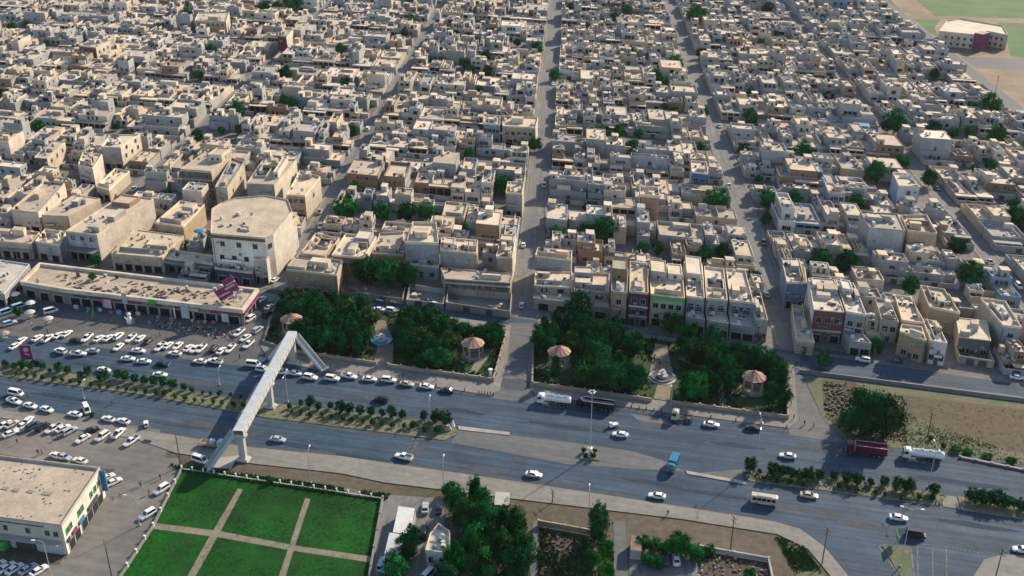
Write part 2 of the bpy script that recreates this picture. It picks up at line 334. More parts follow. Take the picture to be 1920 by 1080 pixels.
# worn patches, repairs and sand blown against the kerbs
rp = random.Random(77)
def edge(pts, w, z, name='dusty_verge'):
    up, dn = [], []
    for i, (x, y) in enumerate(pts):
        n = 6 if i < len(pts)-1 else 1
        for k in range(n):
            f = k/n; xx = x+(pts[i+1][0]-x)*f if n > 1 else x; yy = y+(pts[i+1][1]-y)*f if n > 1 else y
            dn.append((xx, yy)); up.append((xx, yy+w*rp.uniform(.45, 1.2)))
    P = [tuple(G(*q))[:2] for q in dn+up[::-1]]; bm = MB(); bm.face([(u, v, z) for u, v in ccw(P)]); return tag(bm.build(name, ['sanddrift']), kind='structure')
edge([(300, 812), (460, 838), (640, 856), (1000, 908), (1280, 951), (1450, 978)], -7, .0128); edge([(600, 695), (760, 717), (900, 740)], 6, .0129); edge([(1010, 743), (1240, 773), (1478, 804)], 6, .0130)
edge([(0, 706), (250, 739), (457, 776)], 5, .0131); edge([(497, 784), (663, 805), (833, 827)], 5, .0132); edge([(1403, 903), (1523, 918), (1763, 950)], 5, .0133); edge([(1590, 833), (1800, 860), (1920, 882)], 6, .0134); edge([(13, 683), (163, 705), (283, 723), (463, 750)], -4, .01345)
def blob(name, x, y, a, b2, z, mat, n=14):
    c = G(x, y); bm = MB(); P = []
    for i in range(n):
        t = 2*math.pi*i/n; k = rp.uniform(.65, 1.15); u, v = a*k*math.cos(t), b2*k*math.sin(t); P.append((c.x+u*math.cos(TH)-v*math.sin(TH), c.y+u*math.sin(TH)+v*math.cos(TH), z))
    bm.face(P); return tag(bm.build(name, [mat]), kind='structure')
zz = .0135
for (x, y, a, b2, m) in ((560, 835, 6, 1.2, 'patch'), (680, 858, 9, 1.0, 'patch'), (905, 880, 7, 1.4, 'sanddrift'), (700, 745, 10, 1.4, 'sanddrift'), (860, 770, 8, 1.2, 'patch'), (960, 720, 7, 4, 'sanddrift'), (1060, 800, 14, 1.1, 'patch'), (1380, 835, 10, 1.2, 'patch'),
                       (1330, 925, 12, 1.0, 'patch'), (1500, 955, 11, 1.3, 'sanddrift'), (1620, 985, 7, 1.8, 'sanddrift'), (1830, 985, 12, 1.2, 'patch'), (1540, 840, 9, 2.4, 'sanddrift'), (1800, 905, 14, 1.3, 'patch'), (200, 690, 14, 1.3, 'patch'), (350, 715, 12, 1.4, 'sanddrift'),
                       (120, 745, 12, 1.2, 'patch'), (380, 795, 10, 2.0, 'sanddrift'), (430, 812, 8, 2.5, 'sanddrift'), (780, 845, 3, 3, 'sanddrift'), (1220, 905, 9, 1.0, 'patch'), (1700, 1000, 3, 2, 'patch'), (1240, 800, 9, 1.5, 'sanddrift'), (1040, 905, 10, 1.0, 'sanddrift'), (1560, 660, 10, 1.5, 'sanddrift'), (1780, 715, 9, 1.2, 'sanddrift'), (1150, 612, 8, 1.2, 'patch'), (640, 562, 6, 1.2, 'sanddrift')):
    zz += .0004; blob('road_patch', x, y, a, b2, zz, m)
for i in range(26): blob('lawn_wear', rp.choice([455, 440, 420, 575, 560, 400, 470, 620, 330, 360, 500, 640])+rp.uniform(-25, 25), rp.uniform(930, 1070), rp.uniform(.6, 1.6), rp.uniform(.5, 1.2), .036+i*.0002, 'lawndark')

b = MB(); b.box((0, 2200, 88), (8100, 5700, 180)); hz = b.build('haze', ['haze']); tag(hz, 'thin added haze over the whole town that lifts far shadows', kind='stuff')  # air volume added to lift the distant shadows
# ---------------------------------------------------------------- houses
def mixc(c, k): return tuple(x*k for x in c)
def jit(c, r, s=.12):
    k = 1+r.uniform(-s, s); return (c[0]*k*(1+r.uniform(-.03, .03)), c[1]*k, c[2]*k*(1+r.uniform(-.04, .04)))
ROOFC = [(.54, .435, .315), (.57, .46, .335), (.49, .40, .30), (.60, .495, .37), (.44, .37, .29), (.34, .31, .27), (.57, .46, .33), (.56, .48, .38)]
WALLC = {'grey': (.315, .312, .305), 'beige': (.46, .385, .295), 'pale': (.54, .48, .40), 'brown': (.27, .175, .11), 'white': (.57, .535, .475), 'blue': (.17, .27, .38), 'tan': (.42, .32, .22)}
def unit_window():
    b = MB()
    for (x, z, w, h) in ((0, .04, 1, .08), (0, .96, 1, .08), (-.46, .5, .08, .84), (.46, .5, .08, .84), (0, .5, .05, .84)):
        b.box((x, -.02, z), (w, .12, h), 0)
    return b.mesh('window', ['frame'])
U_PANE = MB(); U_PANE.face([(-.42, -.012, .08), (.42, -.012, .08), (.42, -.012, .92), (-.42, -.012, .92)]); U_PANE = U_PANE.mesh('pane', ['glass'])
def unit_door():
    b = MB(); b.box((0, -.02, .5), (1, .08, 1), 0); b.box((0, -.07, .5), (.84, .04, .9), 1); b.box((.3, -.1, .48), (.06, .06, .12), 0); return b.mesh('door', ['frame', 'darksteel'])
def unit_shop():
    b = MB()
    for (x, z, w, h) in ((0, .95, 1, .1), (-.47, .5, .06, .9), (.47, .5, .06, .9)): b.box((x, -.03, z), (w, .14, h), 0)
    b.face([(-.44, -.02, 0), (.44, -.02, 0), (.44, -.02, .9), (-.44, -.02, .9)], 1); return b.mesh('shopfront', ['concrete', 'glass'])
U_WIN, U_DOOR, U_SHOP = unit_window(), unit_door(), unit_shop()
def unit_tank(col):
    b = MB(); b.lathe((0, 0, 0), [(.0, .35), (.6, .35), (.62, .5), (.62, 1.25), (.5, 1.45), (.18, 1.5), (.18, 1.58), (0, 1.58)], 10, 0, col)
    for x, y in ((.4, .4), (-.4, .4), (.4, -.4), (-.4, -.4)): b.box((x, y, .18), (.09, .09, .36), 0, (.1, .1, .1))
    return b.mesh('water_tank', ['attr'])
U_TANK = [unit_tank(c) for c in ((.6, .6, .58), (.35, .36, .37), (.03, .03, .035), (.16, .2, .25), (.5, .45, .38))]
def unit_dish():
    b = MB(); b.tube((0, 0, 0), (0, 0, .9), .05, .04, 6, 0, (.2, .2, .2))
    q = Matrix.Rotation(R(50), 4, 'X'); n = 10
    for i in range(n):
        t, u = 2*math.pi*i/n, 2*math.pi*(i+1)/n
        P = [q @ Vector((.75*math.cos(t), .75*math.sin(t), .18)), q @ Vector((.75*math.cos(u), .75*math.sin(u), .18)), q @ Vector((0, 0, 0))]
        b.face([p+Vector((0, 0, .95)) for p in P], 0, (.5, .5, .49))
    return b.mesh('satellite_dish', ['attr'])
def unit_cooler():
    b = MB(); b.box((0, 0, .55), (1, .8, .8), 0, (.42, .42, .40)); b.box((0, -.41, .55), (.7, .03, .6), 0, (.07, .07, .07)); b.box((0, 0, .97), (1.06, .86, .05), 0, (.5, .5, .48))
    for x in (-.4, .4): b.box((x, 0, .08), (.1, .7, .16), 0, (.1, .1, .1))
    return b.mesh('air_cooler', ['attr'])
U_DISH, U_COOL = unit_dish(), unit_cooler()

FOOT = []                                                 # plots already built on
def pin(P, x, y):
    c = False; n = len(P)
    for i in range(n):
        (x0, y0), (x1, y1) = P[i-1], P[i]
        if (y0 > y) != (y1 > y) and x < (x1-x0)*(y-y0)/(y1-y0)+x0: c = not c
    return c
class Em:
    """collects a building: parts of one thing, or (root None) everything into one shared mesh"""
    def __init__(s, root=None, mass=None): s.root = root; s.mass = mass; s.mb = {}; s.inst = []
    def g(s, name):
        if s.mass is not None: return s.mass
        return s.mb.setdefault(name, MB())
    def unit(s, name, me, p, ang, sc, col=(.02, .024, .03), sz=None):
        if s.mass is None: s.inst.append((name, me, p, ang, sc)); return
        a, b, h = sz; s.mass.box((p[0], p[1], p[2]+h/2), (a, b, h), 0, col, ang)
    def done(s):
        for k, b in s.mb.items():
            if b.f:
                o = b.build(k, ['masonry', 'attr'], s.root)
                if k in ('roof_goods', 'roof_clutter', 'roof_store'): o['kind'] = 'stuff'
        L = s.root.location if s.root else None
        for (name, me, p, ang, sc) in s.inst:
            o = part(name, me, s.root, (p[0]-L.x, p[1]-L.y, p[2]-L.z), (0, 0, ang), sc)
            if me is U_WIN: part('pane', U_PANE, o)
def windows(e, p, q, z, n, w, h, name='window', me=None, m0=.12):
    d = Vector((q[0]-p[0], q[1]-p[1])); L = d.length
    if n < 1 or L < 1: return
    ang = math.atan2(d.y, d.x); nrm = Vector((d.y, -d.x))/L
    if w*n > L*.92: w = L*.92/n
    for i in range(n):
        t = m0+(1-2*m0)*(i+.5)/n; c = Vector(p)+d*t+nrm*.03
        e.unit(name, me or U_WIN, (c.x, c.y, z), ang, (w, 1, h), (.022, .026, .033), (w*.9, .1, h))
def clutter(e, P, z, r, k):
    A = inset(P, 1.0)
    for _ in range(k):
        u, v = r.random(), r.random(); a, b2, c, d = [Vector(x) for x in (A[0], A[1], A[2], A[-1])]
        p = a+(b2-a)*u+(d-a)*v; t = r.random(); an = r.uniform(-.3, .3)+TH
        if t < .38: e.unit('water_tank', r.choice(U_TANK), (p.x, p.y, z), an, (1, 1, 1), r.choice([(.6, .6, .58), (.36, .37, .38), (.03, .03, .035), (.08, .1, .13)]), (1.1, 1.1, 1.5))
        elif t < .55: e.unit('satellite_dish', U_DISH, (p.x, p.y, z), an, (1, 1, 1), (.45, .45, .44), (1.1, .3, 1.5))
        elif t < .8: e.unit('air_cooler', U_COOL, (p.x, p.y, z), an, (1, 1, 1), (.4, .4, .38), (1, .8, 1))
        else: e.g('roof_goods').box((p.x, p.y, z+.35), (r.uniform(.6, 2.4), r.uniform(.5, 1.4), r.uniform(.3, .7)), 0, r.choice([(.12, .1, .08), (.3, .25, .18), (.45, .4, .33), (.05, .05, .055)]), r.uniform(0, 3))
def block(e, P, z0, z1, cw, cr, r, par=.8, name='wall', rname='roof', pc=None):
    e.g(name).prism(P, z0, z1, cw, cr, top=False)
    e.g(rname).face([(p[0], p[1], z1) for p in P], 0, cr)
    if par: e.g('parapet' if name == 'wall' else name+'_parapet').ring(P, z1, par, .22, pc or mixc(cw if not isinstance(cw, list) else cw[0], 1.08))
def roof_bits(e, main, h1, r, k, cr=(.5, .42, .31)):
    for _ in range(k):              # small stores and dividing walls on the roof
        A = inset(main, .35); o, x, y = Vector(A[0]), Vector(A[1])-Vector(A[0]), Vector(A[-1])-Vector(A[0])
        if r.random() < .5: s0, s1, hh = r.uniform(.2, .5), r.uniform(.1, .3), r.uniform(1.4, 2.8)
        elif r.random() < .5: s0, s1, hh = .2/max(x.length, 1), r.uniform(.4, .95), r.uniform(1.2, 2.2)
        else: s0, s1, hh = r.uniform(.4, .95), .2/max(y.length, 1), r.uniform(1.2, 2.2)
        fu, fv = r.uniform(0, 1-s0), r.uniform(0, 1-s1); q = [tuple(o+x*u+y*v) for u, v in ((fu, fv), (fu+s0, fv), (fu+s0, fv+s1), (fu, fv+s1))]
        c = jit(WALLC[r.choice(['grey', 'beige', 'pale', 'tan'])], r, .2); e.g('roof_store').prism(q, h1+.004, h1+hh, c, jit(cr, r, .2))
def lot_house(e, a0, a1, b0, b1, south, r, wn, det=1):
    w, d = a1-a0, b1-b0; cw = jit(WALLC[wn], r); cr = jit(r.choice(ROOFC), r, .18); side = jit(WALLC['grey' if wn != 'pale' else 'beige'], r)
    g = .07
    def P4(u0, u1, v0, v1):
        if not south: v0, v1 = d-v1, d-v0
        return [F(a0+u0, b0+v0), F(a0+u1, b0+v0), F(a0+u1, b0+v1), F(a0+u0, b0+v1)]
    cy = r.uniform(.1, .36)*d if r.random() < .85 else 0
    walls = [cw, side, side, side] if south else [side, side, cw, side]
    wh = r.uniform(2.0, 3.0)
    if cy > 1.5:                                           # courtyard walls
        t = .25
        for (u0, u1, v0, v1) in ((g, w-g, g, g+t), (g, g+t, g+t+.01, cy-.01), (w-g-t, w-g, g+t+.01, cy-.01)):
            e.g('courtyard_wall').prism(P4(u0, u1, v0, v1), 0, wh, side, mixc(side, 1.15))
        e.g('courtyard_floor').face([(*p, .06) for p in P4(g+t, w-g-t, g+t, cy)], 0, jit((.22, .21, .19), r))
        if south: q = P4(g, w-g, g, g+t); m = .3+.4*r.random(); windows(e, q[0], q[1], 0.05, 1, 2.6, 2.1, 'gate', U_DOOR, .1+.2*r.random())
    h1 = r.uniform(3.0, 4.5)
    # some plots leave a light well at one side
    lw = r.uniform(2.5, 5) if (w > 8 and r.random() < .5) else 0; lv = r.uniform(.55, .8)*d
    def slack(P, k=.7): c = Vector((sum(p[0] for p in P)/4, sum(p[1] for p in P)/4)); return [tuple(Vector(p)+(c-Vector(p)).normalized()*r.uniform(0, k)) for p in P]
    main = slack(P4(g, w-g, cy, d-g) if not lw else P4(g, w-g-lw, cy, d-g))
    block(e, main, 0, h1, walls, cr, r, r.choice([.25, .4, .6, .9, 1.2]))
    if lw: block(e, P4(w-g-lw+.02, w-g, cy+2.5, lv), 0, h1-r.uniform(.3, .9), side, jit(cr, r), r, .4)
    if south:
        n = r.choice([1, 2, 2, 3]); windows(e, main[0], main[1], r.uniform(.6, 1.1), n, r.uniform(1.3, 2.6), r.uniform(1.5, 2.2), m0=r.uniform(.05, .3))
        if cy > 2 and det: windows(e, main[0], main[1], .06, 1, 1.1, 2.3, 'door', U_DOOR, .42)
        if r.random() < .75 and cy > 2.6:                  # roofed porch on columns
            dp = min(cy-.5, r.uniform(2.0, 4.0)); ua, ub = (g, w-g) if r.random() < .5 else ((g, w*.6) if r.random() < .5 else (w*.4, w-g))
            q = P4(ua, ub, cy-dp, cy-.02); e.g('porch').prism(q, h1-.45, h1+r.uniform(-.1, .5), mixc(cw, .95), mixc(cr, 1.05), bot=True)
            n = max(2, int((ub-ua)/3.2)); e.g('porch_shade').prism(P4(ua+.1, ub-.1, cy-.16, cy-.03), .05, h1-.47, (.05, .048, .045), (.1, .1, .1))  # near-black panel painted as the shade under the porch roof
            for i in range(n+1): uu = ua+.02+(ub-ua-.4)*i/n; e.g('porch').prism(P4(uu, uu+.35, cy-dp+.02, cy-dp+.37), 0, h1-.46, mixc(cw, 1.1), top=False)
    t = r.random(); top = main; hz = h1; wm = w-2*g-lw
    if t < .54:
        f = r.random(); v0 = cy+(r.uniform(0, .25)*(d-cy) if f < .6 else r.uniform(.3, .5)*(d-cy)); v1 = d-g-(0 if r.random() < .6 else r.uniform(.1, .3)*(d-cy))
        u0, u1 = (g, g+wm) if r.random() < .55 else ((g, g+wm*r.uniform(.5, .75)) if r.random() < .5 else (g+wm*r.uniform(.25, .5), g+wm))
        if v1-v0 > 3.5:
            top = P4(u0, u1, v0, v1); h2 = r.uniform(2.8, 3.9)*(1.9 if r.random() < .1 else 1); hz = h1+h2; cw2 = jit(cw, r) if r.random() < .7 else jit(WALLC['grey'], r)
            w2 = [cw2, side, side, side] if south else [side, side, cw2, side]
            block(e, top, h1+.005, hz, w2, jit(cr, r), r, r.choice([.2, .35, .5, .9, 1.3]), 'upper_wall', 'upper_roof')
            if south or r.random() < .25: windows(e, top[0], top[1], h1+r.uniform(.4, 1.0), r.choice([1, 1, 2, 2, 3]), r.uniform(1.1, 2.6), r.uniform(1.4, 2.2), m0=r.uniform(.04, .3))
            windows(e, top[1], top[2], h1+1.1, r.choice([0, 1, 1, 2]), 1.2, 1.3); windows(e, top[3], top[0], h1+1.1, r.choice([0, 1]), 1.2, 1.3)
            if south and r.random() < .4:
                q = P4(u0, u1, max(v0-1.3, .1), v0-.02); e.g('balcony').prism(q, h1+.01, h1+1.0, mixc(cw2, 1.05), cr)
    if r.random() < .6:                                    # stair head on the roof
        A = inset(top, .5); o, x, y = Vector(A[0]), Vector(A[1])-Vector(A[0]), Vector(A[-1])-Vector(A[0])
        sx, sy = min(3.0, x.length*.7), min(4.0, y.length*.7); xu, yu = x.normalized(), y.normalized()
        fx, fy = (x.length-sx)*r.choice([0, 0, 1, .5]), (y.length-sy)*r.choice([0, 1, 1]); o = o+xu*fx+yu*fy
        q = [tuple(o), tuple(o+xu*sx), tuple(o+xu*sx+yu*sy), tuple(o+yu*sy)]
        c = jit(WALLC[r.choice(['grey', 'beige', 'pale'])], r); hh = r.uniform(2.3, 3.0)
        e.g('roof_room').prism(q, hz+.005, hz+hh, c, jit(cr, r)); e.g('roof_room').prism([tuple(v) for v in (o-xu*.2-yu*.2, o+xu*(sx+.2)-yu*.2, o+xu*(sx+.2)+yu*(sy+.2), o-xu*.2+yu*(sy+.2))], hz+hh, hz+hh+.15, c, jit(cr, r))
        if r.random() < .7: windows(e, q[0], q[1], hz+.05, 1, 1.0, 2.0, 'door', U_DOOR, .3)
    roof_bits(e, main, h1, r, r.choice([1, 1, 2, 2, 3]))
    clutter(e, main, h1, r, r.choice([4, 5, 6, 8, 10])); 
    if hz > h1: clutter(e, top, hz, r, r.choice([2, 3, 4, 6]))
    return 'two-storey' if hz > h1 else 'single-storey'
def finish_house(e): e.done()

HOUSES = []                                               # (thing, a, b) of every single house
def hb(label, quad, h, wall='beige', front=None, right=None, left=None, par=.8, wf=(), wr=(), wl=(), roof=None, shops=0, roomy=None, clut=5, name='house', cat='house', group='flat-roofed town houses', band=None, awn=None, holes=None, door=True, wing=None):
    """a building from its roof corners (front left, front right, back right, back left) at height h; wf/wr/wl = (storey height, count) rows"""
    r = random.Random(label); P = ccw([tuple(G(x, y, h))[:2] for x, y in quad])
    if quad: i0 = min(range(len(P)), key=lambda i: (Vector(P[i])-Vector(tuple(G(*quad[0], h))[:2])).length); P = P[i0:]+P[:i0]
    FOOT.append(P); cx, cy = sum(p[0] for p in P)/len(P), sum(p[1] for p in P)/len(P)
    root = thing(name, label, cat, (cx, cy, 0), 0, group); a, b = AB((cx, cy)); HOUSES.append((root, a, b, 'hand'))
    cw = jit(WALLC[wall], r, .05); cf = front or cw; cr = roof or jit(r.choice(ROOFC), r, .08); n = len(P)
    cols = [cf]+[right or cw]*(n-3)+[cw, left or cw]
    e = Em(root); block(e, P, 0, h, cols, cr, r, par, pc=mixc(cr, 1.15))
    for rows, p, q in ((wf, P[0], P[1]), (wr, P[1], P[2]), (wl, P[-1], P[0])):
        for (z, k) in rows: windows(e, p, q, z, k, 1.9, 2.1, m0=.05)
    if shops: windows(e, P[0], P[1], .05, shops, 3.4, 3.0, 'shopfront', U_SHOP, .03)
    elif door:
        windows(e, P[0], P[1], .05, 1, 1.4, 2.4, 'door', U_DOOR, .06)
        if h > 8: A2, B2 = Vector(P[0]), Vector(P[1]); windows(e, tuple(A2+(B2-A2)*.04), tuple(A2+(B2-A2)*.36), .05, 1, 4.0, 2.9, 'garage_opening', U_SHOP, .02); windows(e, tuple(A2+(B2-A2)*.62), tuple(A2+(B2-A2)*.97), .05, 1, 4.0, 2.9, 'garage_opening', U_SHOP, .02)
    d = (Vector(P[1])-Vector(P[0])).normalized(); nr = Vector((d.y, -d.x))
    if band:                                               # painted parapet / sign bands on the front: (z0, z1, colour)
        for (z0, z1, c) in band:
            A, B = Vector(P[0]), Vector(P[1]); q = [tuple(A+nr*.25), tuple(B+nr*.25), tuple(B+nr*.02), tuple(A+nr*.02)]
            e.g('front_band').prism(q, z0, z1, c, bot=True)
    if awn:
        z, dep, c = awn; A, B = Vector(P[0]), Vector(P[1])
        q = [tuple(A+nr*dep), tuple(B+nr*dep), tuple(B+nr*.02), tuple(A+nr*.02)]; e.g('awning').prism(q, z, z+.25, c, bot=True)
        k = max(2, int((B-A).length/5))
        for i in range(k+1):
            c2 = A+(B-A)*(i/k)*.98+d*.15+nr*(dep-.2); e.g('awning').box((c2.x, c2.y, z/2), (.25, .25, z), 0, mixc(c, .8), TH)
    if wing:                                               # lower front storey reaching forward to the street: ((x, y), (x, y)) of its foot, height
        a1, b1, hw2 = wing; A, B = Vector(P[0]), Vector(P[1]); q = ccw([tuple(G(*a1))[:2], tuple(G(*b1))[:2], tuple(B+nr*.03), tuple(A+nr*.03)]); FOOT.append(q); j = min(range(4), key=lambda i: (Vector(q[i])-G(*a1).xy).length); q = q[j:]+q[:j]
        block(e, q, 0, hw2, mixc(cf, .95), jit(cr, r), r, .9, 'front_wing', 'front_wing'); windows(e, q[0], q[1], .05, 2, 4.2, 2.8, 'garage_opening', U_SHOP, .02); clutter(e, q, hw2, r, 3)
        windows(e, tuple(A+nr*.02), tuple(B+nr*.02), hw2+.1, 2, 2.6, 2.6, 'terrace_door', U_SHOP, .05)
    if roomy:                                              # (u0,u1,v0,v1,height,wall) blocks on the roof
        A, X, Y = Vector(P[0]), Vector(P[1])-Vector(P[0]), Vector(P[-1])-Vector(P[0])
        for (u0, u1, v0, v1, hh, wn) in roomy:
            q = [tuple(A+X*u+Y*v) for u, v in ((u0, v0), (u1, v0), (u1, v1), (u0, v1))]; c = jit(WALLC[wn], r, .06)
            block(e, q, h+.005, h+hh, c, jit(cr, r, .06), r, .35, 'roof_room', 'roof_room', mixc(c, 1.1))
            if hh > 1.8: windows(e, q[0], q[1], h+.7, max(1, int((Vector(q[1])-Vector(q[0])).length/3)), 1.1, 1.2)
    if holes:                                              # light wells: a raised rim and a near-black lid painted as their shade
        A, X, Y = Vector(P[0]), Vector(P[1])-Vector(P[0]), Vector(P[-1])-Vector(P[0])
        for (u0, u1, v0, v1) in holes:
            q = [tuple(A+X*u+Y*v) for u, v in ((u0, v0), (u1, v0), (u1, v1), (u0, v1))]
            e.g('roof_well').ring(q, h, .9, .3, mixc(cr, 1.1)); e.g('roof_well').face([(*p, h+.25) for p in inset(q, .3)], 0, (.03, .035, .045))
    if h > 3 and cat == 'house' or cat == 'building': roof_bits(e, [P[0], P[1], P[2], P[-1]], h, r, r.choice([1, 2, 2, 3]) if n == 4 else 0)
    A, B = Vector(P[0]), Vector(P[1])
    for _ in range(r.choice([2, 3, 4])):                   # wall mounted coolers, pipes and a balcony on the front
        u = r.uniform(.08, .92); c = A+(B-A)*u+nr*.35; e.unit('air_cooler', U_COOL, (c.x, c.y, r.uniform(.3, .85)*h-.6), math.atan2(d.y, d.x), (.9, .7, .9), (.4, .4, .38), (1, .8, 1))
    c = A+(B-A)*r.choice([.03, .97])+nr*.08; e.g('drain_pipe').box((c.x, c.y, h/2), (.14, .12, h-.3), 0, (.12, .11, .1), math.atan2(d.y, d.x))
    if h > 7.5 and r.random() < .6 and not awn:
        u0 = r.uniform(.05, .4); u1 = u0+r.uniform(.3, .5); q = [tuple(v) for v in (A+(B-A)*u0+nr*1.1, A+(B-A)*u1+nr*1.1, A+(B-A)*u1+nr*.27, A+(B-A)*u0+nr*.27)]
        z = h*r.choice([.42, .5, .55]); e.g('balcony').prism(q, z, z+.9, mixc(cf, 1.25), (.15, .14, .13), bot=True)
    clutter(e, P, h, r, clut+3); e.done(); return root, P
TREEPOS = """550,22,15 497,30,11 350,35,8 590,50,7 255,135,6 372,150,6 535,152,10 445,225,10 551,208,8 372,268,7 240,265,6 75,250,7 648,165,7 758,72,7 746,77,6 835,75,9 855,72,6 812,120,5 828,122,5
870,130,8 912,117,8 1007,103,9 970,88,6 1040,152,7 1100,58,6 1150,42,7 1115,10,4 1225,8,4 1183,112,8 1228,158,9 1243,162,6 1265,130,9 1137,140,5 1245,212,6 1160,207,4 1304,48,15 1438,28,10 1312,110,7 1425,88,6
1405,236,9 1392,290,6 1505,300,9 1675,250,12 1748,254,8 1720,275,6 1853,222,13 1865,278,12 1640,345,11 1690,315,7 1740,350,8 1603,396,8 1342,398,11 1487,390,8 1440,392,9 1353,490,7 1322,495,8 1232,482,7 1205,480,6 1130,452,10
1100,454,8 1047,458,8 1002,285,8 942,366,9 650,412,11 717,418,9 763,418,9 800,414,8 870,444,6 688,532,11 730,540,11 765,542,10 1535,508,9 1585,512,9 1815,538,10 1703,556,8 1418,532,5 1750,150,7 1660,250,8 1785,262,7 1815,262,7
300,60,7 640,105,8 520,25,9 1790,480,8 1900,425,9 940,250,5 1070,20,6 900,180,6 1320,220,6 180,500,5 345,470,5""".split()
TREEPOS = [tuple(float(v) for v in s.split(',')) for s in TREEPOS]
# ---- buildings surveyed one by one
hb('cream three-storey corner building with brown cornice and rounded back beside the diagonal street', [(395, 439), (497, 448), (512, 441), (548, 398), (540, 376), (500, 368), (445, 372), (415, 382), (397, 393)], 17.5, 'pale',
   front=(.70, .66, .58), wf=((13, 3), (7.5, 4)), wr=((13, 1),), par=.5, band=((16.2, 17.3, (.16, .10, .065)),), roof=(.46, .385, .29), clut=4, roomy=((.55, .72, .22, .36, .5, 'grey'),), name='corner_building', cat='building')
hb('low white side wing with roof terrace stepping along the street below the cream corner building', [(476, 489), (500, 492), (557, 424), (548, 412)], 9, 'white', front=(.45, .42, .37), wr=((5, 4),), par=1.2, clut=2, name='side_wing', cat='building')
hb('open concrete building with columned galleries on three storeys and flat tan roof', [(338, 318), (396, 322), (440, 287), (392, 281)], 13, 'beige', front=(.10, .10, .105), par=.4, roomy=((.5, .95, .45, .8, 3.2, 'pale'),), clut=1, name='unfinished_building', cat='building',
   band=((12.4, 13, (.5, .42, .32)), (8.4, 9.3, (.3, .28, .25)), (4.2, 5.0, (.3, .28, .25))), wf=((9.6, 4), (5.4, 4), (1, 4)))
hb('sunlit tan annex with dark roof opening right of the columned building', [(403, 353), (426, 355), (458, 306), (434, 298)], 11, 'beige', holes=((.2, .8, .5, .8),), wr=((6, 2),), clut=2)
hb('large tan courtyard building with grey blank front and square roof well', [(462, 346), (514, 348), (556, 300), (492, 303)], 10.5, 'pale', front=(.30, .30, .29), holes=((.12, .55, .3, .7),), clut=2, par=.6, roomy=((.82, .99, .3, .99, 2.6, 'pale'),), name='courtyard_building', cat='building')  # front toned grey for the shade on the side away from the sun
hb('tan terraced building with overhanging upper floor on the corner beside the diagonal street', [(537, 368), (572, 369), (601, 334), (562, 322)], 10.5, 'beige', front=(.36, .28, .2), wf=((7.5, 3),), wr=((6, 1),), shops=2, clut=3, awn=(4.2, 1, (.2, .15, .1)))
hb('boxy tan three-storey house with blank grey front and windowed sunlit side', [(190, 277), (226, 278), (263, 253), (205, 255)], 10.5, 'pale', front=(.36, .36, .35), wr=((8.3, 2), (4.6, 3)), clut=3, par=.6)  # pale walls, but the front greyed in colour as its shaded side
hb('long low tan shop row below the boxy house with parapet edge', [(180, 352), (205, 358), (243, 323), (216, 318)], 5, 'beige', shops=2, clut=5)
hb('tall sunlit block with bright right wall at the left edge of the market', [(20, 396), (72, 402), (122, 346), (83, 343)], 8.5, 'pale', wr=((6, 2),), clut=3, par=.9)
hb('wide flat tan roofed building beside the tall sunlit block', [(78, 404), (128, 406), (188, 373), (140, 366)], 8, 'beige', clut=3, par=.3)
hb('long grey fronted two-storey building with three small windows over a dark awning', [(123, 435), (182, 442), (288, 374), (232, 366)], 11, 'pale', front=(.34, .345, .35), wf=((8, 3),), par=.5, clut=6, shops=4, awn=(5.2, 4.5, (.17, .16, .15)), roomy=((.15, .75, .7, .9, 1.6, 'brown'),), name='market_building', cat='building')
hb('dusty low market hall roof strewn with rubble beside the grey fronted building', [(208, 476), (305, 484), (345, 443), (252, 431)], 6.5, 'beige', shops=5, clut=16, par=.3, name='market_hall', cat='building')
hb('small brown roofed shop block at the left end of the market lane', [(66, 455), (112, 462), (125, 437), (85, 432)], 7, 'grey', shops=2, clut=3)
hb('low tan shop row with ragged awnings at the far left of the market lane', [(-40, 452), (58, 460), (75, 438), (-20, 428)], 6, 'beige', shops=5, clut=6, awn=(4, 2, (.3, .26, .2)))
hb('tan windowless block beside the blue awning roof terrace', [(290, 420), (344, 427), (384, 386), (338, 379)], 8, 'tan', clut=5, par=.8)
hb('row of dark shops with blue shutters left of the cream corner building', [(310, 486), (400, 498), (404, 482), (322, 471)], 5, 'grey', front=(.06, .12, .20), shops=5, clut=4, awn=(4.4, 2.2, (.22, .2, .18)), name='shop_row', cat='shops')
hb('dark shop row stacked with blocks on its roof under the cream facade', [(402, 505), (474, 514), (478, 497), (405, 490)], 5, 'grey', front=(.07, .09, .12), shops=3, clut=14, name='shop_row', cat='shops')
hb('sunlit tan house with stepped wall beside a grey yard wall west of the market', [(146, 311), (174, 318), (192, 292), (156, 288)], 9, 'pale', left=(.3, .3, .3), clut=3)
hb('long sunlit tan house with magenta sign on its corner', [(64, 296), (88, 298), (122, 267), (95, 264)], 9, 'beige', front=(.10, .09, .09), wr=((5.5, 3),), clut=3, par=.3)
hb('pale cubic house with bright right wall at the left edge', [(5, 244), (16, 268), (46, 252), (30, 240)][::-1] if False else [(-14, 266), (16, 268), (44, 248), (8, 244)], 8, 'pale', clut=2)
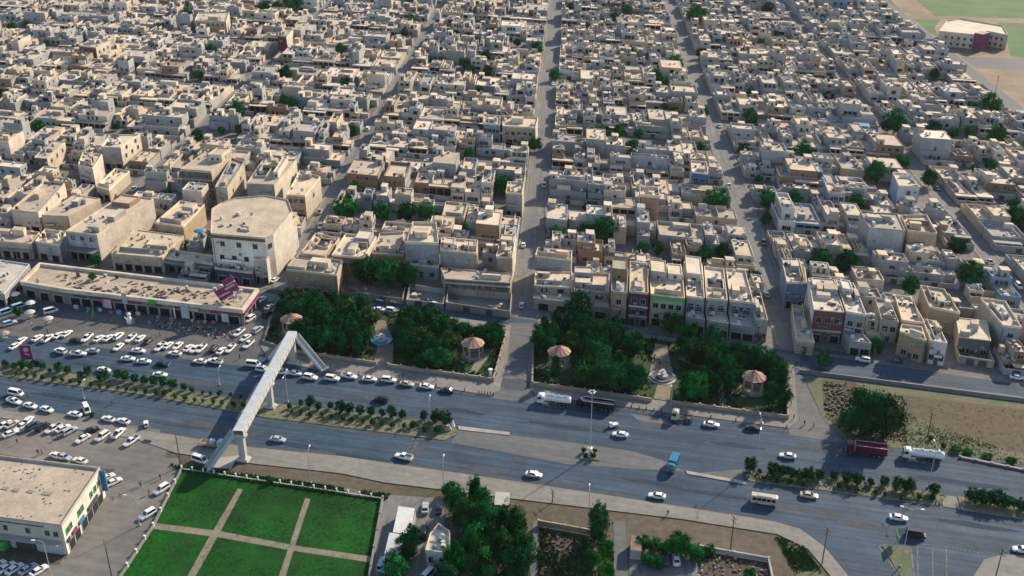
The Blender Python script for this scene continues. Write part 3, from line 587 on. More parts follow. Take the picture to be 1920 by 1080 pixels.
# behind the west park
hb('low brown fronted house with roof terrace on the corner facing the west park', [(537, 508), (632, 519), (642, 491), (560, 480)], 9, 'tan', front=(.28, .2, .14), wf=((1.6, 4),), clut=7, roomy=((.0, .35, .1, .7, 1.2, 'beige'),))
hb('tan walled house with two roof bays behind the low brown fronted corner house', [(566, 474), (616, 481), (636, 449), (592, 440)], 7, 'beige', clut=6, holes=((.3, .8, .35, .8),))
hb('brown brick two-storey house with dark arched windows behind the park trees', [(622, 481), (682, 486), (706, 446), (648, 441)], 9.5, 'pale', front=(.22, .14, .09), wf=((5.6, 4), (1, 3)), clut=3, roomy=((.5, .95, .55, .95, 3, 'grey'),))
hb('flat tan house with brown garden front between brick house and grey twin', [(698, 478), (757, 481), (768, 437), (712, 440)], 7, 'beige', front=(.26, .19, .13), clut=4, wf=((1, 3),))
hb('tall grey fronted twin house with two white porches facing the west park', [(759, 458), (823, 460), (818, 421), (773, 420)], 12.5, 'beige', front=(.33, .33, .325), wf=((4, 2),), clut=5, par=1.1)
hb('grey rear walled house with ragged roof edge and pale metal canopy beside it', [(825, 470), (894, 478), (896, 453), (828, 448)], 10, 'beige', front=(.34, .32, .29), clut=10, roomy=((.1, .4, .2, .7, 2.2, 'pale'), (.65, .95, .3, .8, 1.6, 'beige')))
hb('tan corner tower house beside the long central street', [(930, 484), (961, 486), (968, 440), (938, 449)], 10.5, 'pale', front=(.33, .26, .19), clut=5, roomy=((.1, .9, .7, .98, 2, 'pale'),))
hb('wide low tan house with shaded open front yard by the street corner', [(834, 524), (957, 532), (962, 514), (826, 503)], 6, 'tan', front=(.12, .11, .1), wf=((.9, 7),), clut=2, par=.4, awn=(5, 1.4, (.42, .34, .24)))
hb('small grey house with low courtyard wall behind the park parking lane', [(756, 497), (823, 503), (824, 484), (760, 480)], 5, 'grey', wf=((1, 3),), clut=3)
# the row facing the east park
FR = 'row facing the east park'
hb('tan two-storey house on the corner of the long central street facing the east park', [(1002, 537), (1070, 541), (1073, 512), (1003, 510)], 6.5, 'beige', front=(.36, .31, .25), wf=(), wing=((1000, 579), (1072, 589), 3.6), clut=3, par=.5)
hb('tan roofed upper block with L shaped terrace behind the corner house', [(1003, 482), (1071, 490), (1073, 473), (1008, 467)], 9.5, 'beige', front=(.31, .30, .29), clut=4, holes=((.45, .7, .1, .6),))
hb('low tan terrace house with dark gate between the corner house and brown house', [(1076, 546), (1141, 550), (1143, 516), (1077, 513)], 7, 'beige', front=(.34, .29, .23), wf=(), wing=((1075, 590), (1143, 600), 3.6), clut=4, roomy=((.0, .55, .6, .95, 3, 'grey'),))
hb('narrow brown three-storey house with tall brown parapet room facing the east park', [(1146, 549), (1176, 552), (1178, 506), (1147, 504)], 11.8, 'brown', front=(.36, .245, .145), wf=((7.6, 1), (3.8, 1)), clut=2, roomy=((.02, .98, .55, .98, 4, 'brown'),), band=((6.4, 7, (.38, .25, .2)),))
hb('narrow house with purple painted front facing the east park', [(1180, 549), (1216, 553), (1213, 498), (1181, 493)], 12.2, 'beige', front=(.13, .032, .088), wf=((8.4, 2), (4.2, 2)), clut=6, band=((7.0, 7.7, (.55, .5, .46)), (3.4, 3.9, (.5, .46, .44))))
hb('house with bright green parapet band facing the east park', [(1220, 555), (1284, 562), (1279, 508), (1217, 501)], 11, 'beige', front=(.38, .35, .27), band=((10.0, 11.3, (.10, .34, .12)),), wf=((6.6, 4), (2.6, 3)), clut=3, roomy=((.02, .5, .55, .98, 3.2, 'grey'), (.55, .98, .62, .98, 2.2, 'white')))
hb('narrow tan house with blue doorway and grey roof room facing the east park', [(1287, 558), (1321, 562), (1317, 500), (1282, 494)], 10, 'beige', front=(.30, .31, .32), wf=((6.0, 2),), wing=((1284, 621), (1320, 626), 4.5), clut=3, roomy=((.05, .95, .45, .98, 3.2, 'pale'),))
hb('tan house with sunken blue grey roof yard facing the east park', [(1324, 562), (1364, 566), (1357, 507), (1320, 502)], 9.5, 'beige', front=(.36, .34, .3), wf=((5.8, 2),), wing=((1324, 627), (1364, 633), 4.6), clut=3, holes=((.05, .9, .3, .62),))
hb('tan roofed house with deep blue front panel facing the east park', [(1368, 566), (1413, 571), (1397, 509), (1361, 506)], 9.5, 'beige', front=(.29, .30, .31), wf=((6, 3),), wing=((1367, 634), (1413, 641), 4.6), clut=5)
hb('low white edged corner house with palm garden beside the side street', [(1416, 600), (1440, 604), (1424, 545), (1405, 540)], 7.5, 'beige', front=(.33, .3, .26), wf=((1, 2),), clut=4)
# east of the second side street
hb('two-storey house with blue painted walls on the side street corner', [(1475, 532), (1513, 533), (1509, 505), (1465, 489)], 9.5, 'blue', front=(.12, .19, .27), left=(.15, .22, .30), clut=4, roomy=((.0, .9, .75, .99, .8, 'grey'),))
hb('small low grey yard house on the side street corner in front of the blue house', [(1492, 640), (1527, 645), (1512, 578), (1484, 574)], 4.5, 'grey', front=(.42, .36, .29), wf=((1, 1),), clut=5)
hb('tall white house with brown columned upper balcony facing the dirt lot', [(1526, 582), (1583, 587), (1563, 527), (1515, 523)], 11.5, 'white', front=(.17, .085, .06), left=(.50, .50, .49), wf=((7.2, 3),), clut=6, roof=(.58, .49, .37), par=.4, band=((10.6, 11.3, (.20, .07, .08)), (4.9, 6.4, (.20, .055, .075)), (4.0, 4.7, (.42, .42, .41))), roomy=((.1, .9, .7, .95, 1, 'white'),))
hb('white roofed grey fronted twin of the brown balcony house', [(1586, 587), (1625, 594), (1600, 534), (1566, 528)], 11.5, 'grey', wf=((7, 2),), wing=((1590, 664), (1630, 669), 4.2), clut=4, roof=(.58, .52, .42), roomy=((.1, .6, .55, .85, 2.6, 'white'),))
hb('tan house with pale bay roofs right of the white twin', [(1652, 602), (1685, 607), (1668, 566), (1640, 563)], 7.5, 'beige', wf=((4, 2),), clut=5)
hb('tan flat house with two roof vents facing the dirt lot', [(1690, 603), (1734, 609), (1707, 560), (1677, 556)], 8, 'beige', front=(.3, .29, .28), wf=((4, 2),), clut=3)
hb('house with dark arched carport and orange gate facing the dirt lot', [(1686, 624), (1737, 642), (1728, 616), (1690, 611)], 8, 'tan', front=(.36, .25, .15), wf=((.8, 2),), clut=1, name='arched_house')
hb('white terrace house with two round roof openings facing the dirt lot', [(1745, 642), (1776, 647), (1755, 605), (1728, 601)], 7.7, 'white', clut=4, wf=((1.5, 3),), roof=(.6, .54, .45), holes=((.1, .35, .3, .5), (.55, .8, .35, .55)))
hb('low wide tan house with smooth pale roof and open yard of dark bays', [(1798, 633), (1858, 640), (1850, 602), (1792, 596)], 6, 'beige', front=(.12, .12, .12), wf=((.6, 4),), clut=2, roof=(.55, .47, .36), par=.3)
hb('grey sided tan house at the right end of the row facing the dirt lot', [(1880, 613), (1915, 617), (1885, 568), (1838, 562)], 9, 'beige', front=(.3, .31, .33), left=(.33, .32, .30), clut=5, wf=((5, 1),))
hb('grey walled house with tan terrace behind the white twin houses', [(1742, 578), (1800, 590), (1770, 545), (1725, 538)], 8, 'tan', front=(.34, .26, .18), clut=5)
# others that stand out further back
hb('bright blue two-storey house with patterned windows among tan houses', [(906, 233), (938, 236), (938, 219), (907, 217)], 9.5, 'blue', front=(.14, .26, .40), wf=((5.6, 4), (1.5, 3)), roof=(.55, .46, .34), clut=4)
hb('long tan house with dark shaded windows beside the blue patterned house', [(942, 238), (1004, 242), (1009, 222), (942, 219)], 9, 'pale', front=(.36, .29, .21), wf=((5, 5), (1.2, 4)), clut=5)
hb('house with deep blue front wall left of the second side street', [(1297, 324), (1328, 328), (1325, 306), (1295, 303)], 10, 'beige', front=(.05, .13, .25), right=(.06, .14, .26), wf=((6, 2),), clut=3)
hb('house with tall brown blank wall and cream roof room', [(1200, 369), (1237, 372), (1234, 355), (1199, 353)], 12, 'pale', front=(.33, .21, .15), clut=4, par=1.2, door=False)
hb('tan cubic house with grey blank wall beside the long central street', [(948, 364), (979, 366), (983, 345), (952, 343)], 10, 'beige', front=(.33, .32, .30), clut=3)
hb('bluish white house with round window standing in a garden of trees', [(1685, 351), (1725, 353), (1700, 328), (1673, 325)], 9, 'white', front=(.48, .52, .55), left=(.3, .36, .44), wf=((5.5, 1),), clut=1)
hb('pale blue house with rounded balcony below two roof terraces', [(1553, 362), (1585, 364), (1560, 345), (1546, 344)], 8, 'blue', front=(.36, .43, .48), wf=((4.5, 3), (1, 3)), clut=2)
hb('large grey walled house with pale roof and parapet posts', [(1630, 428), (1697, 434), (1682, 402), (1612, 398)], 12, 'grey', front=(.40, .40, .395), clut=8, par=.5, door=False)
hb('flat tan roofed house with wide parapet beside the large grey house', [(1702, 436), (1757, 441), (1737, 406), (1688, 407)], 10, 'tan', clut=1, par=1.0, roomy=((.05, .35, .3, .55, .9, 'brown'),))
hb('brown brick block of three storeys among cream houses in the far west', [(148, 87), (180, 91), (206, 78), (172, 76)], 10, 'pale', front=(.16, .085, .065), wr=((6, 3), (2, 3)), clut=2)
hb('tall dark red faced tower house in the far west', [(520, 68), (537, 70), (550, 56), (534, 54)], 12, 'pale', front=(.14, .05, .05), clut=1, door=False)
hb('broad cream hall with a row of high windows in the far west', [(365, 40), (424, 42), (430, 24), (372, 25)], 9, 'pale', front=(.38, .32, .25), wf=((6, 6),), clut=2, name='hall', cat='building')
# school by the fields
def school():
    h = 9; Q = [(1760, 60), (1838, 68), (1850, 60), (1890, 68), (1880, 50), (1800, 36), (1775, 40)]
    r = random.Random(3); P = ccw([tuple(G(x, y, h))[:2] for x, y in Q]); FOOT.append(P)
    c = (sum(p[0] for p in P)/len(P), sum(p[1] for p in P)/len(P), 0); root = thing('school', 'two-storey cream school with magenta stair tower beside the green fields', 'school', c)
    e = Em(root); block(e, P, 0, h, (.55, .46, .36), (.6, .51, .39), r, .9)
    for i in range(len(P)):
        p, q = P[i], P[(i+1) % len(P)]
        n = int((Vector(p)-Vector(q)).length/4.5)
        for z in (1.2, 5.2): windows(e, p, q, z, n, 1.7, 1.9)
    t = MB(); a, b2 = G(1838, 70, h), G(1852, 66, h); d = (b2-a).normalized(); n = Vector((d.y, -d.x, 0)); a += n*1.5; b2 += n*1.5
    t.prism([tuple(v)[:2] for v in (a, b2, b2-n*6, a-n*6)], 0, h+2.2, (.20, .055, .115), (.4, .32, .28)); t.build('stair_tower', ['masonry'], root); e.done()
school()
# ---- walled front yards
def yard(px, label, hw=2.8, col=(.33, .29, .24)):
    P = ccw([tuple(G(x, y))[:2] for x, y in px]); FOOT.append(P); c = (sum(p[0] for p in P)/4, sum(p[1] for p in P)/4, 0)
    t = thing('yard_wall', label, 'wall', c, 0, 'front yard walls'); b = MB()
    b.ring(P, 0, hw, .25, col); b.build('wall', ['masonry'], t); b = MB(); b.face([(*p, .05) for p in inset(P, .3)], 0, (.2, .19, .17)); b.build('yard_floor', ['masonry'], t)
    e = Em(t); i = min(range(4), key=lambda i: P[i][1]+P[(i+1) % 4][1]); windows(e, P[i], P[(i+1) % 4], .05, 2, 3, 2.3, 'gate', U_DOOR, .15)
    r = random.Random(label)
    for k in range(5): u, v = r.random(), r.random(); A = inset(P, 2); q = Vector(A[0])+(Vector(A[1])-Vector(A[0]))*u+(Vector(A[3])-Vector(A[0]))*v; b = MB(); b.box((q.x, q.y, .5), (r.uniform(.8, 2), r.uniform(.6, 1.4), r.uniform(.5, 1.2)), 0, r.choice([(.5, .5, .48), (.1, .1, .11), (.3, .22, .14)]), r.uniform(0, 3)); b.build('yard_goods', ['attr'], t)
    e.done()
yard([(836, 580), (957, 597), (960, 562), (840, 552)], 'long stone yard wall before the wide low tan house'); yard([(640, 556), (756, 571), (762, 537), (650, 527)], 'brown garden wall round the three trees behind the west park', 2.4, (.26, .2, .15))
yard([(1796, 681), (1862, 691), (1852, 668), (1790, 660)], 'stone yard wall with white gates facing the dirt lot'); yard([(762, 572), (832, 580), (836, 552), (768, 542)], 'small grey yard wall behind the parked cars of the west park', 2.2, (.3, .3, .3))
# ---- garden plots kept free for the trees
CT = TREEPOS
rt = random.Random(5)
while len(CT) < 150:
    x, y = rt.uniform(0, 1900), rt.uniform(5, 470)*rt.uniform(.4, 1)
    q = AB(G(x, y))
    if q[0] < 250 and q[1] > 55 and min(abs(q[0]-s[0]) for s in STREETS.values()) > 7: CT.append((x, y, rt.uniform(4, 7.5)))
CT.sort()
for x, y, h in CT:
    g = G(x, y); s = 2.2 if h < 8 else 3.2; FOOT.append([(g.x-s, g.y-s), (g.x+s, g.y-s), (g.x+s, g.y+s*.7), (g.x-s, g.y+s*.7)])
# ---- house plots of the street grid
cand = []
XL = -640
for k in range(-7, 3):
    sL, sR = STREETS.get(k, (91.4*k, 0)), STREETS.get(k+1, (91.4*(k+1), 0)); A0 = sL[0]+sL[1]+1.0; A1 = sR[0]-sR[1]-1.0 if k < 2 else 259
    B = 0.5 if k >= -1 else -3; row = 0; bmax = 640 if k < 1 else (600 if k == 1 else 560)
    while B < bmax:
        for half in (0, 1):
            b0, b1 = B+22.6*half, B+22.6*half+22.4; a = A0+rng.choice([0, 0, .3, .7])
            while a < A1-5:
                w = rng.choice([6.5, 7, 8, 8.5, 9, 9.5, 10, 10.5, 11, 12, 14, 18])*rng.uniform(.93, 1.07)*(1.3 if k <= -2 else 1)
                if A1-(a+w) < 6: w = A1-a
                cand.append((a, a+w, b0, b1, half == 0, k, row*2+half)); a += w
        B += 22.6*2+rng.choice([4.5, 5, 6, 5]); row += 1
def vis(a, b):
    x, y = F(a, b); v = Vector((x, y, -CAMH)); zc = v.y*CP-v.z*SP; xc = v.x; yc = v.y*SP+v.z*CP
    px, py = 960+FPX*xc/zc, 540-FPX*yc/zc; return -60 < px < 1980 and py > -45
def clear(a0, a1, b0, b1):
    for i in range(5):
        for j in range(5):
            x, y = F(a0+(a1-a0)*(.04+.92*i/4), b0+(b1-b0)*(.04+.92*j/4))
            for P in FOOT:
                if pin(P, x, y): return False
    return True
def fits(a0, a1, b0, b1):
    fc = [AB(p) for P in FOOT for p in P]
    return not any(a0 < a < a1 and b0 < b < b1 for a, b in fc)
FC = [AB(p) for P in FOOT for p in P]
plots = []
for (a0, a1, b0, b1, s, k, row) in cand:
    if not vis((a0+a1)/2, (b0+b1)/2): continue
    w, d = a1-a0, b1-b0
    for (x0, x1, y0, y1) in ((a0, a1, b0, b1), (a0, a1, b0, b0+d*.55), (a0, a1, b0+d*.45, b1), (a0, a0+w*.6, b0, b1), (a0+w*.4, a1, b0, b1), (a0, a1, b0+d*.66, b1), (a0, a1, b0, b0+d*.36), (a0, a0+w*.5, b0+d*.5, b1), (a0+w*.5, a1, b0+d*.5, b1)):
        if x1-x0 > 4 and clear(x0, x1, y0, y1) and not any(x0 < a < x1 and y0 < b < y1 for a, b in FC):
            plots.append((x0, x1, y0+(rng.choice([0, 0, .3, .8, 1.4]) if s else 0), y1-(0 if s else rng.choice([0, 0, .3, .8, 1.4])), s, k, row)); break
def dist(p): x, y = F((p[0]+p[1])/2, (p[2]+p[3])/2); return math.hypot(x, y)
plots.sort(key=dist)
NEAR = 298-len(HOUSES)
mass = MB(); BLK = {0: 'behind the east park', -1: 'behind the west park', 1: 'behind the dirt lot', 2: 'by the eastern fields', -2: 'behind the market', -3: 'in the western quarter', -4: 'at the western edge'}
NEARS = []
for i, (a0, a1, b0, b1, s, k, row) in enumerate(plots):
    r = random.Random(i*7+3)
    wn = r.choice(['grey', 'grey', 'grey', 'grey', 'beige', 'beige', 'pale', 'tan', 'brown', 'white', 'blue' if r.random() < .5 else 'grey'] if k >= 1 else ['grey', 'grey', 'beige', 'beige', 'beige', 'pale', 'pale', 'tan', 'brown', 'grey', 'white' if r.random() < .3 else 'tan'])
    if i < NEAR:
        c = F((a0+a1)/2, (b0+b1)/2); root = thing('house', None, 'house', (*c, 0), 0, 'flat-roofed town houses'); e = Em(root)
        st = lot_house(e, a0, a1, b0, b1, s, r, wn); e.done(); HOUSES.append((root, (a0+a1)/2, (b0+b1)/2, (wn, st, k, row)))
    else: lot_house(Em(None, mass), a0, a1, b0, b1, s, r, wn, 0)
o = mass.build('distant_houses', ['masonry']); tag(o, 'far quarters of flat-roofed tan and grey houses stretching to the fields', kind='stuff')
rows = {}
for t in HOUSES:
    if t[3] != 'hand': rows.setdefault((t[3][2], t[3][3]), []).append(t)
for (k, row), L in rows.items():
    L.sort(key=lambda t: t[1])
    for j, t in enumerate(L):
        t[0]['label'] = f"{t[3][0]} {t[3][1]} flat-roofed house, {nth(j+1)} from left in {nth(row+1)} row {BLK.get(k, 'far west')}"
# ---------------------------------------------------------------- trees and shrubs
def crown_mesh(name, seed, clumps, leaves, leaf, squash=1.0, shape='round', base=(.007, .095, .022), lump=.28):
    r = random.Random(seed); b = MB()
    for _ in range(clumps):
        while True:
            p = Vector((r.uniform(-1, 1), r.uniform(-1, 1), r.uniform(-1, 1)))
            if .45 < p.length < 1: break
        if shape == 'cone': p.x *= .95-.62*(p.z+1)/2; p.y *= .95-.62*(p.z+1)/2
        if shape == 'tall': p.x *= 1-.35*abs(p.z)**2; p.y *= 1-.35*abs(p.z)**2
        n = noise.noise(p*1.7+Vector((seed*3.1, 0, 0))); p *= 1+lump*n; rad = r.uniform(.2, .36); k = r.uniform(.5, 1.75)
        hue = r.uniform(.7, 1.7)
        for _ in range(leaves):
            q = p+Vector((r.gauss(0, .5), r.gauss(0, .5), r.gauss(0, .42)))*rad; out = (q*.8+Vector((0, 0, .25))).normalized()
            nrm = (out+Vector((r.gauss(0, .55), r.gauss(0, .55), r.gauss(0, .55)))).normalized()
            t = nrm.orthogonal().normalized(); t = Matrix.Rotation(r.uniform(0, 6.28), 3, nrm) @ t; u = nrm.cross(t); s = leaf*r.uniform(.6, 1.25)
            kk = k*r.uniform(.8, 1.2); c = (base[0]*kk*hue, base[1]*kk, base[2]*kk)
            b.face([q-t*s*.9, q-u*s*.5, q+t*s, q+u*s*.55], 0, c)
    b.v = [(x, y, z*squash) for x, y, z in b.v]; return b.mesh(name, ['leaf'])
CROWN = [crown_mesh('crown', 10+i, 64, 60, .092) for i in range(5)]
CROWND = [crown_mesh('crown', 30+i, 64, 60, .092, base=(.0030, .050, .014)) for i in range(5)]
CROWND += [crown_mesh('crown', 40+i, 60, 54, .092, base=b3, shape='tall') for i, b3 in enumerate(((.012, .058, .014), (.007, .062, .022), (.022, .060, .018)))]
CROWNC = [crown_mesh('crown', 50+i, 58, 60, .088, shape='cone', base=(.004, .054, .015)) for i in range(3)]
CROWNT = [crown_mesh('crown', 60+i, 70, 56, .085, shape='tall', base=(.010, .075, .020)) for i in range(2)]
SHRUB = [crown_mesh('foliage', 70+i, 46, 40, .13, base=(.008, .075, .018), lump=.1) for i in range(4)]
SHRUBD = [crown_mesh('foliage', 80+i, 46, 40, .13, base=(.006, .050, .015), lump=.1) for i in range(3)]
def trunk_mesh(seed):
    r = random.Random(seed); b = MB(); b.tube((0, 0, -.02), (.02, .01, .55), .05, .034, 7)
    for i in range(5):
        a = i*1.26+r.uniform(-.3, .3); b.tube((.02, .01, .36+.04*i), (.26*math.cos(a), .26*math.sin(a), .62+.05*i), .022, .008, 5)
    return b.mesh('trunk', ['bark'])
TRUNK = [trunk_mesh(i) for i in range(3)]
STEM = MB(); STEM.tube((0, 0, -.02), (0, 0, .4), .05, .04, 6); STEM = STEM.mesh('stem', ['bark'])
TREES = []
def tree(p, h, wd, kinds, label, group, name='tree', low=.22):
    r = rng; t = thing(name, label, 'tree', p, r.uniform(0, 6.28), group); z0 = h*low; k = (h-z0)/2
    part('crown', r.choice(kinds), t, (0, 0, z0+k), (0, 0, 0), (wd/2, wd/2*r.uniform(.9, 1.1), k*1.02))
    part('trunk', r.choice(TRUNK), t, (0, 0, 0), (0, 0, 0), (h*.55, h*.55, h*.85)); TREES.append(t); return t
# city trees
CT = TREEPOS
for d, (lo, hi) in {'far': (-50, 110), 'middle': (110, 300), 'near': (300, 560)}.items():
    L = sorted([c for c in CT if lo <= c[1] < hi])
    for i, (x, y, h) in enumerate(L):
        p = G(x, y); tree(p, h, h*rng.uniform(.75, .95), CROWN if rng.random() < .75 else CROWND, f"bushy green tree between houses, {nth(i+1)} from the left in the {d} quarter", 'trees among the houses', low=.15)
# park trees
def park(P, name, avoid, step=5.0, kinds=None, hs=(6.5, 9.5)):
    Q = [AB(G(x, y)) for x, y in P]; A = [q[0] for q in Q]; B = [q[1] for q in Q]; out = []
    a = min(A)+2.0; i = 0
    while a < max(A)-1:
        b = min(B)+2.2
        while b < max(B)-1:
            aa, bb = a+rng.uniform(-1.3, 1.3), b+rng.uniform(-1.2, 1.2)
            ok = all(pin(Q, aa+dx, bb+dy) for dx, dy in ((2, 0), (-2, 0), (0, 1.6), (0, -1.6)))
            if ok and not any((aa-AB(G(x, y))[0])**2/ra**2+(bb-AB(G(x, y))[1])**2/rb**2 < 1 for x, y, ra, rb in avoid): out.append((aa, bb))
            b += step*1.05
        a += step; i += 1
    out.sort(key=lambda t: (round(t[1]/5.2), t[0])); cnt = {}
    for (aa, bb) in out:
        rw = round(bb/5.2); cnt[rw] = cnt.get(rw, 0)+1; h = rng.uniform(*hs); con = rng.random() < .3
        x, y = F(aa, bb); tree((x, y, .16), h*(1.12 if con else 1), (5.2 if con else 7.4)*rng.uniform(.85, 1.15), CROWNC if con else (CROWND if rng.random() < .85 else CROWN),
             f"dark {'conical' if con else 'round'} tree in the {name}, {nth(cnt[rw])} from left in its {nth(rw-min(round(q[1]/5.2) for q in out)+1)} row", 'trees in the walled parks', low=.1)
GAZ = [(549, 622), (887, 668), (1048, 684), (1411, 732)]; FTN = [(716, 640), (1242, 708)]
AV = [(x, y+2, 5.2, 9.5) for x, y in GAZ[1:]]+[(549, 618, 5.5, 8)]+[(x, y, 5.6, 8) for x, y in FTN]+[(716, 680, 4, 9), (1242, 742, 3.5, 9), (712, 605, 3.2, 6), (1240, 660, 2.5, 6), (553, 655, 5, 5)]
park([(505, 618), (522, 570), (700, 590), (706, 682), (610, 668), (548, 660), (500, 642)], 'west park left half', AV)
park([(736, 596), (945, 626), (925, 705), (760, 688), (738, 680)], 'west park right half', AV, hs=(5.5, 8.5))
park([(1004, 645), (1018, 608), (1120, 622), (1215, 648), (1215, 745), (1000, 716)], 'east park left half', AV+[(1180, 690, 5, 6)])
park([(1262, 655), (1395, 668), (1466, 694), (1472, 774), (1268, 750)], 'east park right half', AV+[(1300, 705, 7, 6), (1385, 705, 4, 4), (1354, 745, 1.5, 6)], step=5.0, hs=(5, 8.5))
for x, y, h, l in ((1085, 612, 13, 'tall dark tree at the back of the east park beside the house row'), (1258, 628, 9, 'dark tree in front of the green banded house'), (1290, 655, 10, 'left of two tall dark trees by the back wall of the east park'),
                   (1335, 662, 10, 'right of two tall dark trees by the back wall of the east park'), (1448, 702, 8.5, 'dark rounded tree on the east park corner near the side street'), (1467, 760, 7, 'dark conical tree at the south east park corner'), (1541, 690, 6, 'light green young tree on the pavement before the dirt lot')):
    tree(G(x, y, .15), h, h*.72, CROWND if 'light' not in l else CROWN, l, 'trees in the walled parks', low=.08)
# waste ground and grove trees
for x, y, h, wd, k, l in ((1625, 815, 14.5, 9, 0, 'big dense dark tree on the rubble ground, left of a merged pair'), (1658, 820, 13.5, 8.5, 0, 'big dense dark tree on the rubble ground, right of a merged pair'), (1592, 806, 7, 6, 1, 'small bright tree beside the big pair on the rubble ground'), (1610, 775, 8, 6, 1, 'small tree behind the big pair on the rubble ground')):
    tree(G(x, y), h, wd, CROWND if k == 0 else CROWN, l, 'trees on the waste ground', low=.04)
GR = "855,965,9,6 893,952,10,5 872,1000,11,7 910,1012,12,7 945,1002,9,6 968,1015,10,6 885,1050,12,7 935,1062,12,8 982,1062,10,7 852,1080,10,7 765,1048,8,6 742,1090,8,7 776,1018,6,4 835,1110,8,7 905,1100,12,8 965,1105,12,8 845,930,4,5 905,965,8,5".split()
for i, s in enumerate(sorted(GR, key=lambda s: float(s.split(',')[0]))):
    x, y, h, wd = [float(v) for v in s.split(',')]; tree(G(x, y), h, wd*.86, rng.choice([CROWND, CROWN, CROWNT]), f"tall green tree in the roadside grove, {nth(i+1)} from the left", 'trees of the roadside grove', low=.06)
tree(G(1121, 1020), 13, 5, CROWNT, 'tall slender poplar standing alone by the brick walled plot', 'trees of the roadside grove', low=.03)
tree(G(1108, 1062), 5, 4, CROWNT, 'small dark tree at the foot of the lone poplar', 'trees of the roadside grove', low=.03)
for i, (x, y, h) in enumerate(((1205, 1030, 4), (1227, 1035, 4), (1250, 1038, 4), (1272, 1038, 6), (1300, 1050, 5), (1215, 1060, 3.5), (1235, 1065, 3), (1405, 1085, 3), (1330, 1040, 3))):
    tree(G(x, y), h, h*.9, CROWN, f"short leafy tree by the parking yard, {nth(i+1)} in line", 'small trees by the parking yard', low=.06)
# shrubs
NSH = [0]
def shrub(x, y, h, kinds, label, group, wd=None, z=.18):
    h *= rng.uniform(.78, 1.12); x += rng.uniform(-2, 2)
    p = G(x, y, z); t = thing('shrub', label, 'shrub', p, rng.uniform(0, 6.28), group); wd = wd or h*.86; k = h*.46
    part('foliage', rng.choice(kinds), t, (0, 0, h*.54), (0, 0, 0), (wd/2, wd/2, k)); part('stem', STEM, t, (0, 0, 0), (0, 0, 0), (h*.5, h*.5, h*.7)); return t
def shrubs(text, kinds, where, z=.18, f=1.0):
    for i, s in enumerate(text.split()):
        q = [float(v) for v in s.split(',')]; shrub(q[0], q[1], q[2]*f, kinds, f"{'small' if q[2]*f < 1.8 else 'clipped round'} green shrub, {nth(i+1)} from the left {where}", 'clipped shrubs along the medians', q[3]*f if len(q) > 3 else None, z)
shrubs("12,688,3 27,692,2 44,691,3.4 60,693,2.4 80,692,2.8 95,698,1.6 112,697,3.6 130,700,3.4 150,708,2.7 167,704,2.8 185,712,2 200,711,3.7 221,710,3.2 236,712,3 255,716,2.6 272,720,3.2 289,721,2.8 309,724,3.4 325,728,3.4 345,731,2.6 362,735,1.8 381,738,1.3 397,740,1.4 414,742,2 433,744,1.5 453,747,1.2", SHRUB, 'in the upper row west of the footbridge')
shrubs("32,704,1.5 50,707,1.5 65,708,1.5 81,711,1.6 100,714,1.7 117,716,1.6 134,717,1.5 150,720,1.4 171,724,1.5 187,727,1.9 203,728,1.7 222,730,1.6 239,733,1.5 257,735,1.4 275,738,1.6 293,740,1.4 311,742,1.9 329,747,1.6 348,750,1.8 365,753,1.5 381,754,1.4 400,757,1.6 418,759,1.6 437,762,2 455,764,1.9", SHRUB, 'in the lower row west of the footbridge')
shrubs("543,766,2.1 563,760,2.2 582,762,3.6 598,768,2.6 620,766,2.8 640,774,3.6 657,774,3 676,777,3.8 697,778,3.5 716,780,3 735,782,3.8 754,784,3.2 795,788,3.1 820,792,3.8,4 836,796,4", SHRUBD, 'in the upper row east of the footbridge')
shrubs("548,776,1.4 567,776,1.5 583,782,2.2 603,780,1.4 623,784,1.4 643,788,1.8 660,790,1.5 680,793,1.7 700,796,1.8 718,799,1.6 736,801,1.6 757,803,1.8 775,801,2.2 797,810,2 822,812,2.6", SHRUB, 'in the lower row east of the footbridge')
shrubs("1404,884,4.2,3.4 1423,887,1.6 1450,891,3.6 1466,893,3.8 1482,895,3.8 1498,900,3.4 1515,900,3.6 1538,899,3.2 1565,899,2.4 1585,904,3.6 1604,909,3.6 1631,910,2.2 1656,911,2.8 1680,919,4 1702,922,3.8 1752,926,4 1722,936,1.8 1748,938,1.7", SHRUBD, 'on the right hand median')
shrubs("1823,940,4,4.4 1845,944,4,4.4 1866,946,4.2,4.4 1886,950,4,4.4 1915,956,3.6,4", SHRUBD, 'on the far right median')
shrubs("1430,900,1.2 1455,905,1.4 1480,909,1.4 1505,913,1.5 1572,915,1.6 1590,918,1.5 1610,922,1.3 1640,928,1.5 1660,930,1.4 1690,938,1.4", SHRUB, 'in the lower right hand median row')
shrubs("1768,840,1.6 1790,846,1.8,3 1815,852,1.6,3 1850,859,1.4,3 1895,868,1.4,3 1745,825,1.4", SHRUB, 'on the verge beside the tanker lorry', .02)
shrubs("1098,858,1.8 1113,859,1.8 1096,848,2 1116,849,1.8", SHRUBD, 'on the mast island', .3)
shrubs("175,700,2.4", SHRUB, 'beside the white van of the lower car park', .02) if False else shrub(173, 783, 2.2, SHRUB, 'lone round green shrub beside the white van in the lower car park', 'clipped shrubs along the medians', z=.02)
shrub(508, 906, 2.4, SHRUB, 'bright green bush on the lawn fence near the road', 'bushes on the lawn edge', z=.03)
shrub(33, 592, 3.6, SHRUB, 'dark bush amid the vehicles at the left of the market', 'bushes on the lawn edge', z=.02)
t = thing('creeper', 'bright green creeper climbing over a gateway beside the white twin houses', 'creeper', G(1640, 662), 0)
